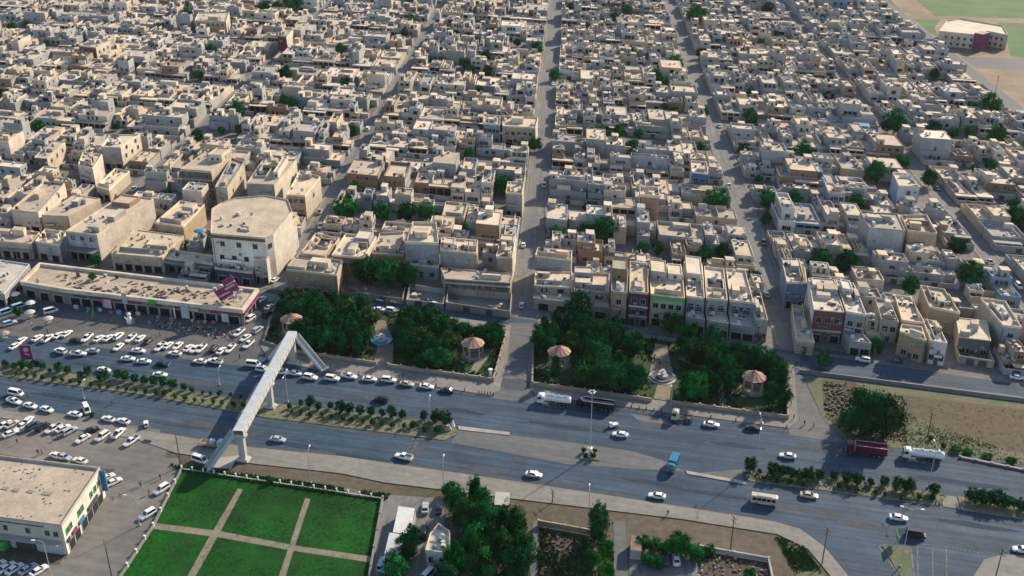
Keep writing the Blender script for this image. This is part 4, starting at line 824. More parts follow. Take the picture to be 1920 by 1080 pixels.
for dx, z, s, hh in ((-1.6, 1.4, 1.1, 1.6), (1.6, 1.6, 1.1, 1.8), (-1.2, 3.6, 1.5, 1.4), (1.2, 4.0, 1.7, 1.3), (0, 4.6, 1.6, 1.1)): part('foliage', CROWN[0], t, (dx, 0, z), (0, 0, dx), (s, s, hh))
part('stem', STEM, t, (-1.6, 0, 0), (0, 0, 0), (3, 3, 6)); part('stem', STEM, t, (1.6, 0, 0), (0, 0, 0), (3, 3, 6))
# grass tufts (uncountable)
def tufts(name, P, n, h, label, base, z):
    r = random.Random(name+label); Q = [tuple(G(x, y))[:2] for x, y in P]; xs = [q[0] for q in Q]; ys = [q[1] for q in Q]; b = MB(); k = 0
    while k < n:
        x, y = r.uniform(min(xs), max(xs)), r.uniform(min(ys), max(ys))
        if not pin(Q, x, y): continue
        k += 1
        if name == 'undergrowth':
            q0 = AB((x, y))
            if any((q0[0]-AB(G(ax, ay))[0])**2/ra**2+(q0[1]-AB(G(ax, ay))[1])**2/rb**2 < 1 for ax, ay, ra, rb in AV): continue
        dn = noise.noise(Vector((x*.12, y*.12, 0)))
        if r.random() > .55+dn: continue
        c = mixc(base, r.uniform(.6, 1.3))
        for _ in range(3):
            a = r.uniform(0, 6.28); s = h*r.uniform(.5, 1.2); d = Vector((math.cos(a), math.sin(a), 0)); p = Vector((x+r.uniform(-.3, .3), y+r.uniform(-.3, .3), z))
            b.face([p-d*s*.35, p+d*s*.35, p+d*s*.2+Vector((r.uniform(-.4, .4)*s, r.uniform(-.4, .4)*s, s))], 0, c)
    o = b.build(name, ['grassblade']); tag(o, label, kind='stuff')
tufts('grass', LW[:4]+LW[5:], 16000, .16, 'short green lawn grass of the fenced park', (.002, .11, .005), .03)
tufts('grass', MED1, 3500, .28, 'low grass on the long median', (.05, .13, .035), .18)
tufts('grass', MED2, 1800, .35, 'low grass and weeds on the right hand median', (.05, .11, .03), .18)
tufts('weeds', [(1690, 770), (1760, 800), (1890, 845), (2000, 870), (2000, 885), (1800, 850), (1690, 835)], 2600, .3, 'weeds along the waste ground verge', (.06, .14, .03), .02)
tufts('weeds', [(1545, 715), (1700, 745), (1700, 830), (1590, 826), (1548, 780)], 1500, .5, 'weeds and scrub on the rubble ground', (.04, .10, .025), .03)
tufts('weeds', [(1455, 1006), (1505, 1024), (1545, 1080), (1500, 1090)], 1800, .5, 'weeds on the verge inside the curved pavement', (.05, .12, .03), .02)
tufts('weeds', [(1012, 992), (1112, 1010), (1118, 1100), (1008, 1100)], 1200, .9, 'scrub on the dark soil plot', (.05, .11, .03), .02)
tufts('weeds', [(1690, 745), (1920, 772), (2000, 790), (2000, 860), (1890, 843), (1760, 800), (1690, 770)], 500, .25, 'thin dry grass across the dirt lot', (.09, .12, .04), .035)
tufts('grass', [(1122, 1008), (1150, 1015), (1152, 1100), (1120, 1100)], 1500, .4, 'bright grass strip beside the poplar', (.02, .16, .02), .02)
tufts('hedge_growth', [(318, 872), (345, 874), (730, 928), (720, 940), (341, 884)], 5000, .7, 'ragged green growth along the lawn fence', (.045, .13, .04), .02)
tufts('undergrowth', PK_A, 4000, .8, 'undergrowth beneath the west park trees', (.012, .06, .015), .16)
tufts('undergrowth', PK_B, 4000, .8, 'undergrowth beneath the east park trees', (.012, .06, .015), .16)
# rubble
def rubble(name, P, n, s, label, cols, z=.03):
    r = random.Random(label); Q = [tuple(G(x, y))[:2] for x, y in P]; xs = [q[0] for q in Q]; ys = [q[1] for q in Q]; b = MB(); k = 0
    while k < n:
        x, y = r.uniform(min(xs), max(xs)), r.uniform(min(ys), max(ys))
        if pin(Q, x, y): k += 1; q = s*r.uniform(.3, 1.3); b.box((x, y, z+q*.2), (q, q*r.uniform(.5, 1), q*.6), 0, mixc(r.choice(cols), r.uniform(.6, 1.2)), r.uniform(0, 3), r.uniform(.4, .8))
    tag(b.build(name, ['attr']), label, kind='stuff')
rubble('rubble', [(1545, 715), (1625, 722), (1690, 770), (1700, 830), (1590, 815), (1548, 770)], 320, .85, 'dark rubble heaps on the waste ground', [(.03, .027, .024), (.06, .05, .04), (.02, .02, .02), (.12, .1, .08)])
rubble('rubble', [(1012, 1000), (1112, 1012), (1118, 1100), (1008, 1100)], 200, .7, 'clods and debris on the dark soil plot', [(.05, .04, .03), (.12, .1, .07)])
rubble('debris', [(1315, 1036), (1438, 1058), (1445, 1100), (1300, 1100)], 150, .8, 'debris on the second dark plot', [(.05, .04, .03), (.12, .1, .07), (.3, .25, .2)])
rubble('debris', [(280, 596), (440, 622), (470, 634), (440, 642), (280, 612)], 260, .8, 'market goods and boxes laid out along the car park kerb', [(.05, .05, .05), (.3, .25, .2), (.1, .12, .15), (.4, .35, .3)])
# ---------------------------------------------------------------- vehicles
def paint(name, c, rough=.28): return plain(name, c, rough, [(2, .94, 1.03)], spec=.5, obj=True)
PAINT = {'white': paint('white_car_paint', (.70, .70, .68)), 'silver': paint('silver_car_paint', (.38, .42, .45)), 'dark': paint('black_car_paint', (.012, .014, .018)), 'blue': paint('blue_car_paint', (.02, .05, .10)),
         'tan': paint('tan_car_paint', (.50, .43, .32)), 'teal': paint('teal_truck_paint', (.03, .17, .27)), 'maroon': paint('maroon_truck_paint', (.11, .012, .035)), 'lightblue': paint('light_blue_paint', (.32, .45, .55)), 'green': paint('green_taxi_paint', (.05, .20, .06))}
KIND = {  # profile stations (x, z bottom, z top, half width); roof (x0 base, x1 base, x0 top, x1 top, z)
 'sedan': ([(-2.3, .42, .80, .70), (-2.22, .30, .98, .84), (-1.3, .26, 1.0, .9), (.9, .26, .96, .9), (1.9, .28, .84, .86), (2.28, .36, .70, .70)], (-1.75, 1.1, -1.05, .30, 1.44), 1.35, 4.6),
 'suv': ([(-2.35, .45, .95, .78), (-2.3, .34, 1.10, .9), (-1.3, .30, 1.12, .95), (.9, .30, 1.10, .95), (2.0, .32, 1.0, .92), (2.36, .42, .84, .76)], (-2.28, 1.15, -2.0, .45, 1.82), 1.42, 4.7),
 'van': ([(-2.4, .42, .95, .82), (-2.36, .32, 1.08, .9), (-1.2, .28, 1.1, .92), (1.2, .28, 1.08, .92), (2.1, .3, .98, .88), (2.42, .4, .8, .76)], (-2.34, 2.0, -2.25, 1.25, 2.1), 1.5, 4.8),
 'pickup': ([(-2.6, .48, .98, .82), (-2.58, .38, 1.02, .88), (-1.3, .34, 1.02, .9), (.9, .34, 1.04, .9), (2.1, .36, .98, .88), (2.6, .44, .84, .74)], (-.75, 1.2, -.6, .5, 1.75), 1.62, 5.2)}
def car_meshes(kind):
    st, (b0, b1, t0, t1, zr), wb, L = KIND[kind]; D = []; b = MB(); rings = []
    for (x, zb, zt, hw) in st:
        rings.append([Vector(p) for p in ((x, -hw*.92, zb), (x, -hw, zb+.15), (x, -hw, zt-.16), (x, -hw*.86, zt), (x, hw*.86, zt), (x, hw, zt-.16), (x, hw, zb+.15), (x, hw*.92, zb))])
    for A, B in zip(rings, rings[1:]):
        for i in range(8): j = (i+1) % 8; b.face([A[i], A[j], B[j], B[i]])
    b.face(list(reversed(rings[0]))); b.face(rings[-1])
    w = st[2][3]*.87; wt = w*.84; zb = st[2][2]-.03; zs = st[3][2]-.03
    base = [Vector((b0, -w, zb)), Vector((b1, -w, zs)), Vector((b1, w, zs)), Vector((b0, w, zb))]; top = [Vector((t0, -wt, zr-.05)), Vector((t1, -wt, zr-.05)), Vector((t1, wt, zr-.05)), Vector((t0, wt, zr-.05))]
    for i in range(4): j = (i+1) % 4; b.face([base[i], base[j], top[j], top[i]])
    cap = [Vector((p.x*.93+.03*t1, p.y*.9, zr)) for p in top]
    for i in range(4): j = (i+1) % 4; b.face([top[i], top[j], cap[j], cap[i]])
    b.face(cap)
    if kind == 'pickup':
        for y in (-.8, .8): b.box((-1.7, y, 1.15), (1.8, .08, .28))
        b.box((-2.56, 0, 1.15), (.08, 1.6, .28)); b.box((-1.68, 0, 1.035), (1.7, 1.5, .02), 1)
    for s in (-1, 1): b.box((b1-.25, s*(w+.14), zs+.12), (.16, .16, .13))
    D.append(('body', b.mesh('body', ['white', 'darksteel']), (0, 0, 0)))
    def pane(nm, q, off):
        c = sum(q, Vector())/4; m = MB(); m.face([c+(p-c)*.88+off for p in q]); D.append((nm, m.mesh(nm, ['glass']), (0, 0, 0)))
    pane('windscreen', [base[1], base[2], top[2], top[1]], Vector((.02, 0, .015))); pane('rear_window', [base[3], base[0], top[0], top[3]], Vector((-.02, 0, .015)))
    pane('side_window', [base[0], base[1], top[1], top[0]], Vector((0, -.02, .01))); pane('side_window', [base[2], base[3], top[3], top[2]], Vector((0, .02, .01)))
    wl = MB(); r = .36 if kind in ('suv', 'pickup') else .32
    wl.tube((0, -.11, 0), (0, .11, 0), r, r, 12, 0); wl.tube((0, -.125, 0), (0, .125, 0), r*.58, r*.58, 10, 1); wm = wl.mesh('wheel', ['rubber', 'rim'])
    for x in (-wb, wb):
        for s in (-1, 1): D.append(('wheel', wm, (x, s*(st[2][3]-.09), r)))
    hl = MB(); hl.box((0, 0, 0), (.14, .34, .16)); hm = hl.mesh('headlight', ['lamp']); tm = hl.mesh('tail_light', ['tail'])
    for s in (-1, 1): D.append(('headlight', hm, (st[-1][0]-.05, s*.5, st[-1][2]-.04))); D.append(('tail_light', tm, (st[0][0]+.02, s*.56, st[0][2])))
    return D
CARM = {k: car_meshes(k) for k in KIND}
VEH = []
def car(x, y, kind, col, head, label, group, z=.7):
    p = G(x, y, z); p.z = .02; t = thing({'sedan': 'car', 'suv': 'car'}.get(kind, kind), label, {'sedan': 'car', 'suv': 'car', 'van': 'van', 'pickup': 'pickup'}[kind], p, head, group)
    for nm, me, loc in CARM[kind]:
        o = part(nm, me, t, loc)
        if nm == 'body' and col != 'white': o.material_slots[0].link = 'OBJECT'; o.material_slots[0].material = PAINT[col]
    VEH.append(t); return t
CNAME = {'sedan': 'car', 'suv': 'estate car', 'van': 'van', 'pickup': 'pickup'}
def cars(text, head, where, group, jitter=4):
    L = sorted([s.split(',') for s in text.split()], key=lambda q: float(q[0]))
    for i, q in enumerate(L):
        kind = {'s': 'sedan', 'u': 'suv', 'v': 'van', 'p': 'pickup'}[q[2][0]]; col = {'w': 'white', 's': 'silver', 'd': 'dark', 'b': 'blue', 't': 'tan', 'l': 'lightblue', 'g': 'green'}[q[2][1]]
        h = head+R(rng.uniform(-jitter, jitter))+(math.pi if len(q) > 3 and 'r' in q[3] else 0)
        cn = {'dark': 'black', 'lightblue': 'pale blue'}.get(col, col)
        car(float(q[0]), float(q[1]), kind, col, h, f"{cn} {CNAME[kind]}, {nth(i+1)} from left {where}", group)
HP = R(74)
g1 = 'cars in the market car park'
cars("28,648,sw 40,638,sw 70,633,sw 90,634,pw 110,628,sw 125,625,sw 163,633,pw,r 185,634,sw 203,633,sw 222,630,uw 245,634,pw,r 263,634,sw 222,650,sw,r 300,650,pw,r 315,647,sw 333,648,sw,r 353,652,sw 365,654,sw,r 377,653,pw,r 402,653,ud 415,657,sw 432,653,pw,r 278,638,sd", HP, 'of the nose-in row in the market car park', g1)
cars("113,658,uw,r 147,663,pw 173,657,ss,r 240,672,sw 270,677,sw 305,682,sd 328,662,sw,r 375,677,sw,r 403,677,pw,r 195,693,sw 300,702,sw 68,678,sd,r 143,638,sd 260,657,sw", HROAD, 'standing sideways in the market car park', g1, 12)
cars("448,623,pw,r 460,633,sw,r 466,645,pw,r 483,618,us 468,598,uw,r 490,561,sw,r 502,588,ud 505,575,ss 516,524,sw 578,392,sw 588,378,sd", R(66), 'of the cars along the lane beside the market', 'cars along the market lane')
cars("475,683,vw 493,692,uw 528,697,uw 553,699,sw 582,707,uw 623,709,uw 655,705,pw 693,710,sw 729,712,uw 763,719,st 800,724,sw 838,731,sb,r", HROAD, 'of the line parked before the west park', 'cars parked before the west park', 5)
cars("625,551,sw 690,554,sw 718,561,sw 745,564,sw 712,580,sw 735,582,uw 815,570,sw 873,578,sw 838,567,ss 660,548,sd 910,583,sd", HROAD, 'of the line parked behind the west park', 'cars parked behind the west park', 5)
cars("30,737,vw 27,752,pw 57,760,sw 88,767,sw 140,776,sw,r 203,785,sw,r 231,789,sw,r", HROAD-R(8), 'of the row by the road in the lower car park', 'cars in the lower car park', 5)
cars("10,795,sw 22,795,st 40,799,sw,r 62,798,ub 80,800,ud 100,803,pw,r 155,822,sw,r 192,818,uw,r 246,827,pw,r", R(62), 'of the slanted rows in the lower car park', 'cars in the lower car park', 3)
cars("162,767,vw", R(-62), 'standing askew in the lower car park', 'cars in the lower car park')
cars("107,854,sw 120,856,ss 150,863,sw,r", R(-25), 'of the cars behind the cream shop building', 'cars around the cream shop building')
cars("200,895,sw 213,903,sw 303,917,uw,r 277,964,uw,r", R(52), 'of the cars beside the lane by the lawn', 'cars around the cream shop building')
cars("12,1063,sw 27,1066,sw 52,1066,ss 73,1069,sw -6,1060,sw", R(58), 'of the cars before the cream shop building', 'cars around the cream shop building')
cars("52,788,sw 118,803,sw 130,808,us 20,812,sw 172,806,sd 222,812,pw", R(58), 'scattered over the back of the lower car park', 'cars in the lower car park', 25)
for k, (nm, lst) in {-1: ('the diagonal street', (20, 60, 75, 120, 190)), 0: ('the long central street', (62, 130, 210, 300)), 1: ('the second side street', (40, 88, 150, 240)), 2: ('the third side street', (35, 70, 90, 170)), -2: ('the western street', (30, 48, 80, 140, 200))}.items():
    a, hw = STREETS[k]
    for i, b0 in enumerate(lst):
        x, y = F(a+(hw-1.2)*(1 if i % 2 else -1), b0); v = Vector((x, y, -CAMH)); zc = v.y*CP-v.z*SP
        car(960+FPX*x/zc, 540-FPX*(v.y*SP+v.z*CP)/zc, ('sedan', 'suv', 'pickup')[i % 3], ('white', 'silver', 'dark')[(i+k) % 3], HST+(math.pi if i % 2 else 0), f"{('white', 'silver', 'black')[(i+k) % 3]} vehicle parked in {nm}, {nth(i+1)} from its near end", 'cars parked in the side streets', z=0)
one = 'traffic on the wide main road'
for a in ((521, 823, 'sedan', 'silver', 0, 'silver blue car alone on the lower carriageway right of the footbridge'), (714, 749, 'suv', 'dark', 180, 'black estate car driving on the upper carriageway above the median'),
          (1001, 889, 'sedan', 'white', 0, 'white car alone in the middle of the lower carriageway'), (1163, 814, 'sedan', 'white', 180, 'white car on the upper carriageway right of the mast island'),
          (1232, 929, 'sedan', 'white', 180, 'white car near the lower kerb left of the tan bus'), (1517, 928, 'sedan', 'tan', 0, 'cream taxi right of the tan bus'), (1477, 854, 'sedan', 'white', 180, 'white car behind the right hand median shrubs'),
          (1334, 795, 'sedan', 'white', 0, 'white car parked before the east park'), (1413, 802, 'sedan', 'dark', 0, 'black car parked near the east park corner'), (1685, 970, 'sedan', 'white', 0, 'white car on the lower carriageway above the dark van'),
          (1717, 1002, 'van', 'dark', 0, 'dark van with pale roof rack beside the road junction'), (1917, 1030, 'sedan', 'white', 180, 'white car at the right edge by the junction'), (1618, 674, 'suv', 'white', 170, 'white and black car parked facing the dirt lot houses'),
          (1682, 676, 'sedan', 'blue', 0, 'dark blue car parked facing the dirt lot houses'), (1908, 707, 'sedan', 'white', 0, 'white car at the right end of the street behind the dirt lot'), (1345, 634, 'sedan', 'white', 0, 'white car under the trees behind the east park'),
          (797, 952, 'sedan', 'silver', 92, 'silver car beside the corrugated sheds'), (823, 953, 'sedan', 'dark', 90, 'black car at the edge of the grove'), (717, 1058, 'van', 'lightblue', 80, 'pale blue van beside the lawn fence'),
          (795, 998, 'van', 'dark', 87, 'long dark van beside the flat white house'), (1248, 1047, 'sedan', 'blue', 88, 'blue car in the parking yard'), (1268, 1048, 'sedan', 'white', 86, 'white car in the parking yard'), (804, 1076, 'van', 'white', 60, 'white van at the bottom edge by the grove'),
          (375, 862, 'van', 'white', -12, 'white minivan under the footbridge stair'), (757, 856, 'pickup', 'white', 172, 'white pickup beside the worn crossing'), (978, 572, 'sedan', 'silver', 87, 'silver car driving up the long central street'),
          (95, 583, 'van', 'white', 35, 'white van before the left end of the market'), (35, 575, 'van', 'lightblue', 45, 'pale blue minibus at the far left of the market'), (12, 585, 'van', 'lightblue', 45, 'leftmost pale blue minibus by the market'), (8, 562, 'van', 'white', 35, 'white van at the far left behind the blue minibuses'), (18, 606, 'suv', 'lightblue', 40, 'small pale blue car by the market bush')):
    car(a[0], a[1], a[2], a[3], HROAD+R(a[4]) if abs(a[4]) < 20 or a[4] > 160 else R(a[4]), a[5], one)
# larger vehicles ------------------------------------------------------------
def wheel_mesh(r, w):
    b = MB(); b.tube((0, -w/2, 0), (0, w/2, 0), r, r, 14, 0); b.tube((0, -w/2-.02, 0), (0, w/2+.02, 0), r*.55, r*.5, 10, 1); return b.mesh('wheel', ['rubber', 'rim'])
WT = wheel_mesh(.5, .32)
def cab(t, x, col, hgt=2.9, w=2.4, L=2.1):
    b = MB(); z0 = .6
    P = [Vector((x-L/2, 0, z0)), Vector((x+L/2, 0, z0)), Vector((x+L/2, 0, z0+1.1)), Vector((x+L/2-.22, 0, hgt-.15)), Vector((x+L/2-.6, 0, hgt)), Vector((x-L/2, 0, hgt))]
    A = [p+Vector((0, -w/2, 0)) for p in P]; B = [p+Vector((0, w/2, 0)) for p in P]
    for i in range(6): j = (i+1) % 6; b.face([A[j], A[i], B[i], B[j]])
    b.face(A); b.face(list(reversed(B))); b.box((x-.1, 0, hgt+.14), (1.2, w*.8, .3), 0, taper=.8); b.box((x+L/2+.05, 0, .75), (.16, w*.98, .36), 1)
    for s in (-1, 1): b.box((x+L/2-.1, s*(w/2+.18), hgt-.9), (.1, .22, .6), 1)
    o = b.build('cab', [PAINT[col], 'darksteel']); o.parent = t
    m = MB(); xx = x+L/2+.015; m.face([(xx, -w*.44, z0+1.15), (xx, w*.44, z0+1.15), (xx-.22, w*.42, hgt-.2), (xx-.22, -w*.42, hgt-.2)]); part('windscreen', m.mesh('windscreen', ['glass']), t)
    for s in (-1, 1):
        m = MB(); m.face([(x-.3, s*(w/2+.012), z0+1.2), (x+L/2-.2, s*(w/2+.012), z0+1.2), (x+L/2-.4, s*(w/2+.012), hgt-.25), (x-.3, s*(w/2+.012), hgt-.25)]); part('side_window', m.mesh('side_window', ['glass']), t)
        m = MB(); m.box((x+L/2+.02, s*w*.38, .95), (.1, .35, .2)); part('headlight', m.mesh('headlight', ['lamp']), t)
def axles(t, xs, w=2.2):
    for x in xs:
        for s in (-1, 1): part('wheel', WT, t, (x, s*(w/2-.1), .5))
def chassis(t, x0, x1):
    b = MB()
    for s in (-1, 1): b.box(((x0+x1)/2, s*.45, .85), (x1-x0, .16, .26))
    for k in range(5): b.box((x0+(x1-x0)*(k+.5)/5, 0, .85), (.14, 1.6, .14))
    for s in (-1, 1): b.box(((x0+x1)/2+.6, s*1.0, .75), (1.2, .4, .55))
    part('chassis', b.mesh('chassis', ['darksteel']), t)
def truck(px, py, head, label, name='truck', cat='truck', group='lorries by the main road', z=1.2):
    p = G(px, py, z); p.z = .02; return thing(name, label, cat, p, head, group)
def tanker(px, py, head, label, col, L=7.4):
    t = truck(px, py, head, label, 'tanker_truck', 'tanker lorry'); x1 = 3.2; x0 = x1-L-.2
    cab(t, 4.7, col); chassis(t, x0, 5.2); axles(t, (4.6, -1.2, -2.5, -3.7))
    b = MB(); n = 18; ends = [(x0, .86), (x0+.25, 1), (x1-.25, 1), (x1, .86)]
    for (xa, ka), (xb, kb) in zip(ends, ends[1:]):
        for i in range(n):
            u, v = 2*math.pi*i/n, 2*math.pi*(i+1)/n
            f = lambda x, k, a: (x, 1.22*k*math.cos(a), 2.15+1.0*k*math.sin(a)); b.face([f(xa, ka, u), f(xb, kb, u), f(xb, kb, v), f(xa, ka, v)])
    for x in (x0, x1): b.face([(x, 1.22*.86*math.cos(2*math.pi*i/n), 2.15+.86*math.sin(2*math.pi*i/n)) for i in range(n)])
    part('tank', b.mesh('tank', ['white']), t)
    b = MB(); b.box(((x0+x1)/2, 0, 3.2), (L*.9, .7, .06))
    for s in (-1, 1): b.tube((x0+.3, s*.5, 3.55), (x1-.3, s*.5, 3.55), .04); [b.tube((x0+.3+(L-.6)*k/5, s*.5, 3.1), (x0+.3+(L-.6)*k/5, s*.5, 3.55), .03) for k in range(6)]
    part('walkway', b.mesh('walkway', ['steel']), t)
    for k in range(3): m = MB(); m.lathe((x0+1.5+k*2.1, 0, 3.2), [(.35, 0), (.35, .2), (.3, .26), (0, .28)], 12); part('hatch', m.mesh('hatch', ['steel']), t)
    m = MB(); m.box((-.6, -1.02, 1.0), (1.5, .1, .9), 0); m.box((-.6, -1.08, 1.0), (.9, .04, .6), 1); part('side_box', m.mesh('side_box', ['steel', 'darksteel']), t)
    m = MB(); 
    for s in (-1, 1): m.box((x0+2, s*1.1, 1.12), (3.6, .35, .06))
    part('mudguard', m.mesh('mudguard', ['darksteel']), t); return t
tanker(1043, 752, HROAD+math.pi, 'white tanker lorry parked left of the black trailer before the east park', 'white')
tanker(1733, 855, HROAD+math.pi, 'white and pale blue tanker lorry parked right of the maroon lorry', 'white', 8)
def trailer():
    t = truck(1120, 760, HROAD+math.pi, 'black box sided lorry parked right of the white tanker', 'lorry', 'lorry'); cab(t, 5.4, 'dark'); chassis(t, -5, 5.6); axles(t, (5.2, -1.5, -2.8, -4.1))
    b = MB()
    for s in (-1, 1):
        b.box((-.4, s*1.2, 2.0), (9.2, .1, 1.7))
        for k in range(9): b.box((-4.8+k*1.1, s*1.28, 2.0), (.14, .08, 1.7))
    for x in (-5, 4.2): b.box((x, 0, 2.0), (.1, 2.4, 1.7))
    b.box((-.4, 0, 1.2), (9.2, 2.3, .1)); b.box((-.4, 0, 2.45), (9.0, 2.28, .1)); part('cargo_body', b.mesh('cargo_body', [PAINT['dark']]), t)
    m = MB(); m.box((-.4, 1.26, 2.88), (9.3, .1, .08)); m.box((-.4, -1.26, 2.88), (9.3, .1, .08)); part('top_rail', m.mesh('top_rail', ['steel']), t)
trailer()
def tipper():
    t = truck(1628, 846, HROAD+math.pi, 'maroon high sided lorry with ribbed cargo box parked left of the tanker', 'lorry', 'lorry'); cab(t, 4.9, 'maroon', 3.3); chassis(t, -5, 5); axles(t, (4.8, -1.6, -2.9, -4.1))
    b = MB()
    for s in (-1, 1):
        b.box((-.7, s*1.25, 2.3), (8.2, .1, 2.2))
        for k in range(11): b.box((-4.6+k*.78, s*1.33, 2.3), (.14, .1, 2.2))
    for x in (-4.8, 3.4): b.box((x, 0, 2.3), (.1, 2.5, 2.2))
    b.box((-.7, 0, 2.95), (8.1, 2.4, .12)); part('cargo_body', b.mesh('cargo_body', [PAINT['maroon']]), t)
    m = MB()
    for s in (-1, 1): m.box((-.7, s*1.3, 3.44), (8.4, .14, .1))
    m.box((3.75, 0, 2.4), (.12, 2.3, 2.6)); part('top_rail', m.mesh('top_rail', ['pinkwhite']), t)
    for k in range(5): m = MB(); m.box((-3.2+k*1.4, 1.1, 3.2), (.6, .4, .5), taper=.6); part('load_bundle', m.mesh('load_bundle', ['pinkwhite']), t)
tipper()
def teal():
    t = truck(1262, 870, R(248), 'teal blue covered truck driving across the junction', 'truck', 'truck', one); cab(t, 2.4, 'teal', 2.5, 2.1, 1.8); chassis(t, -3, 2.6); axles(t, (2.3, -1.9), 2)
    b = MB(); b.box((-1, 0, 2.0), (4.6, 2.15, 1.9)); b.box((-1, 0, 3.0), (4.5, 2.05, .14), taper=.94)
    for k in range(6): b.box((-3.1+k*.84, 0, 2.0), (.1, 2.24, 1.9))
    part('cargo_body', b.mesh('cargo_body', [PAINT['teal']]), t)
teal()
def tractor():
    t = truck(1280, 782, HROAD+math.pi, 'cream lorry tractor without trailer parked before the east park', 'lorry_tractor', 'lorry'); cab(t, 2.2, 'tan', 3.1); chassis(t, -3, 2.6); axles(t, (2.2, -1.3, -2.4))
    m = MB(); m.box((-1.8, 0, 1.1), (1.2, 1.0, .12)); m.tube((-.2, 1, 1), (-.2, 1, 2.8), .08); part('fifth_wheel', m.mesh('fifth_wheel', ['darksteel']), t)
tractor()
def stair_truck():
    t = truck(400, 832, HROAD, 'pale blue flatbed truck with empty brown bed under the footbridge stair', 'flatbed_truck', 'truck'); cab(t, 2.6, 'lightblue', 2.6, 2.1, 1.9); chassis(t, -4, 2.8); axles(t, (2.5, -2.6), 2)
    m = MB(); m.box((-1.4, 0, 1.1), (5, 2.2, .14))
    for s in (-1, 1):
        for k in range(3): m.box((-1.4, s*1.08, 1.3+k*.2), (5, .06, .12))
    m.box((-3.9, 0, 1.5), (.08, 2.2, .7)); m.box((1.1, 0, 1.7), (.08, 2.2, 1.1)); part('flatbed', m.mesh('flatbed', ['stone']), t)
    m = MB(); m.lathe((-.2, 0, 1.2), [(.9, 0), (.9, 1.1), (.6, 1.4), (0, 1.45)], 12); part('water_tank', m.mesh('water_tank', ['bridgedeck']), t)
stair_truck()
def bus():
    p = G(1433, 937, 1.2); p.z = .02; t = thing('bus', 'tan cream minibus on the lower carriageway below the right hand median', 'bus', p, HROAD, one)
    b = MB(); R0 = []
    for x, k in ((-3.4, .9), (-3.3, 1), (2.9, 1), (3.4, .86)):
        hw = 1.1*k; zt = 2.65*(.96 if k < 1 else 1); R0.append([(x, -hw, .45), (x, -hw, 1.4), (x, -hw*.94, zt-.25), (x, -hw*.75, zt), (x, hw*.75, zt), (x, hw*.94, zt-.25), (x, hw, 1.4), (x, hw, .45)])
    for A, B in zip(R0, R0[1:]):
        for i in range(8): j = (i+1) % 8; b.face([A[i], A[j], B[j], B[i]])
    b.face(list(reversed(R0[0]))); b.face(R0[-1]); part('body', b.mesh('body', [PAINT['tan']]), t)
    for s in (-1, 1):
        for k in range(5):
            m = MB(); x = -3.0+k*1.2; q = [(x, s*1.112, 1.42), (x+1.05, s*1.112, 1.42), (x+1.05, s*1.055, 2.3), (x, s*1.055, 2.3)]; m.face(q); part('side_window', m.mesh('side_window', ['glass']), t)
        m = MB(); m.box((3.38, s*.7, .85), (.12, .3, .2)); part('headlight', m.mesh('headlight', ['lamp']), t)
    m = MB(); m.face([(3.42, -.85, 1.35), (3.42, .85, 1.35), (3.41, .8, 2.3), (3.41, -.8, 2.3)]); part('windscreen', m.mesh('windscreen', ['glass']), t)
    m = MB(); m.face([(-3.42, .8, 1.45), (-3.42, -.8, 1.45), (-3.41, -.75, 2.2), (-3.41, .75, 2.2)]); part('rear_window', m.mesh('rear_window', ['glass']), t)
    for x in (-2, 2.2):
        for s in (-1, 1): part('wheel', WT, t, (x, s*.98, .42), scale=(.84, .84, .84))
    m = MB(); m.box((0, 0, 2.7), (3.6, 1.3, .1)); part('roof_hatch', m.mesh('roof_hatch', [PAINT['tan']]), t)
bus()
def rickshaw(px, py, lab, hd, gr):
    p = G(px, py, .7); p.z = .02; t = thing('three_wheeler', lab, 'cart', p, hd, gr)
    b = MB(); b.box((.5, 0, 1.0), (1.0, 1.1, 1.3), taper=.85); b.box((-.9, 0, .8), (1.7, 1.3, .5)); part('body', b.mesh('body', ['white']), t)
    m = MB(); m.face([(1.0, -.42, .95), (1.0, .42, .95), (.95, .4, 1.5), (.95, -.4, 1.5)]); part('windscreen', m.mesh('windscreen', ['glass']), t)
    for x, y in ((1.0, 0), (-1.1, .6), (-1.1, -.6)): part('wheel', WT, t, (x, y, .28), scale=(.55, .5, .55))
rickshaw(274, 796, 'small white three-wheeled cargo cart at the end of the lower car park row', R(-70), 'cars in the lower car park'); rickshaw(1148, 797, 'small white three-wheeled cart just behind the white car near the mast', R(200), one)
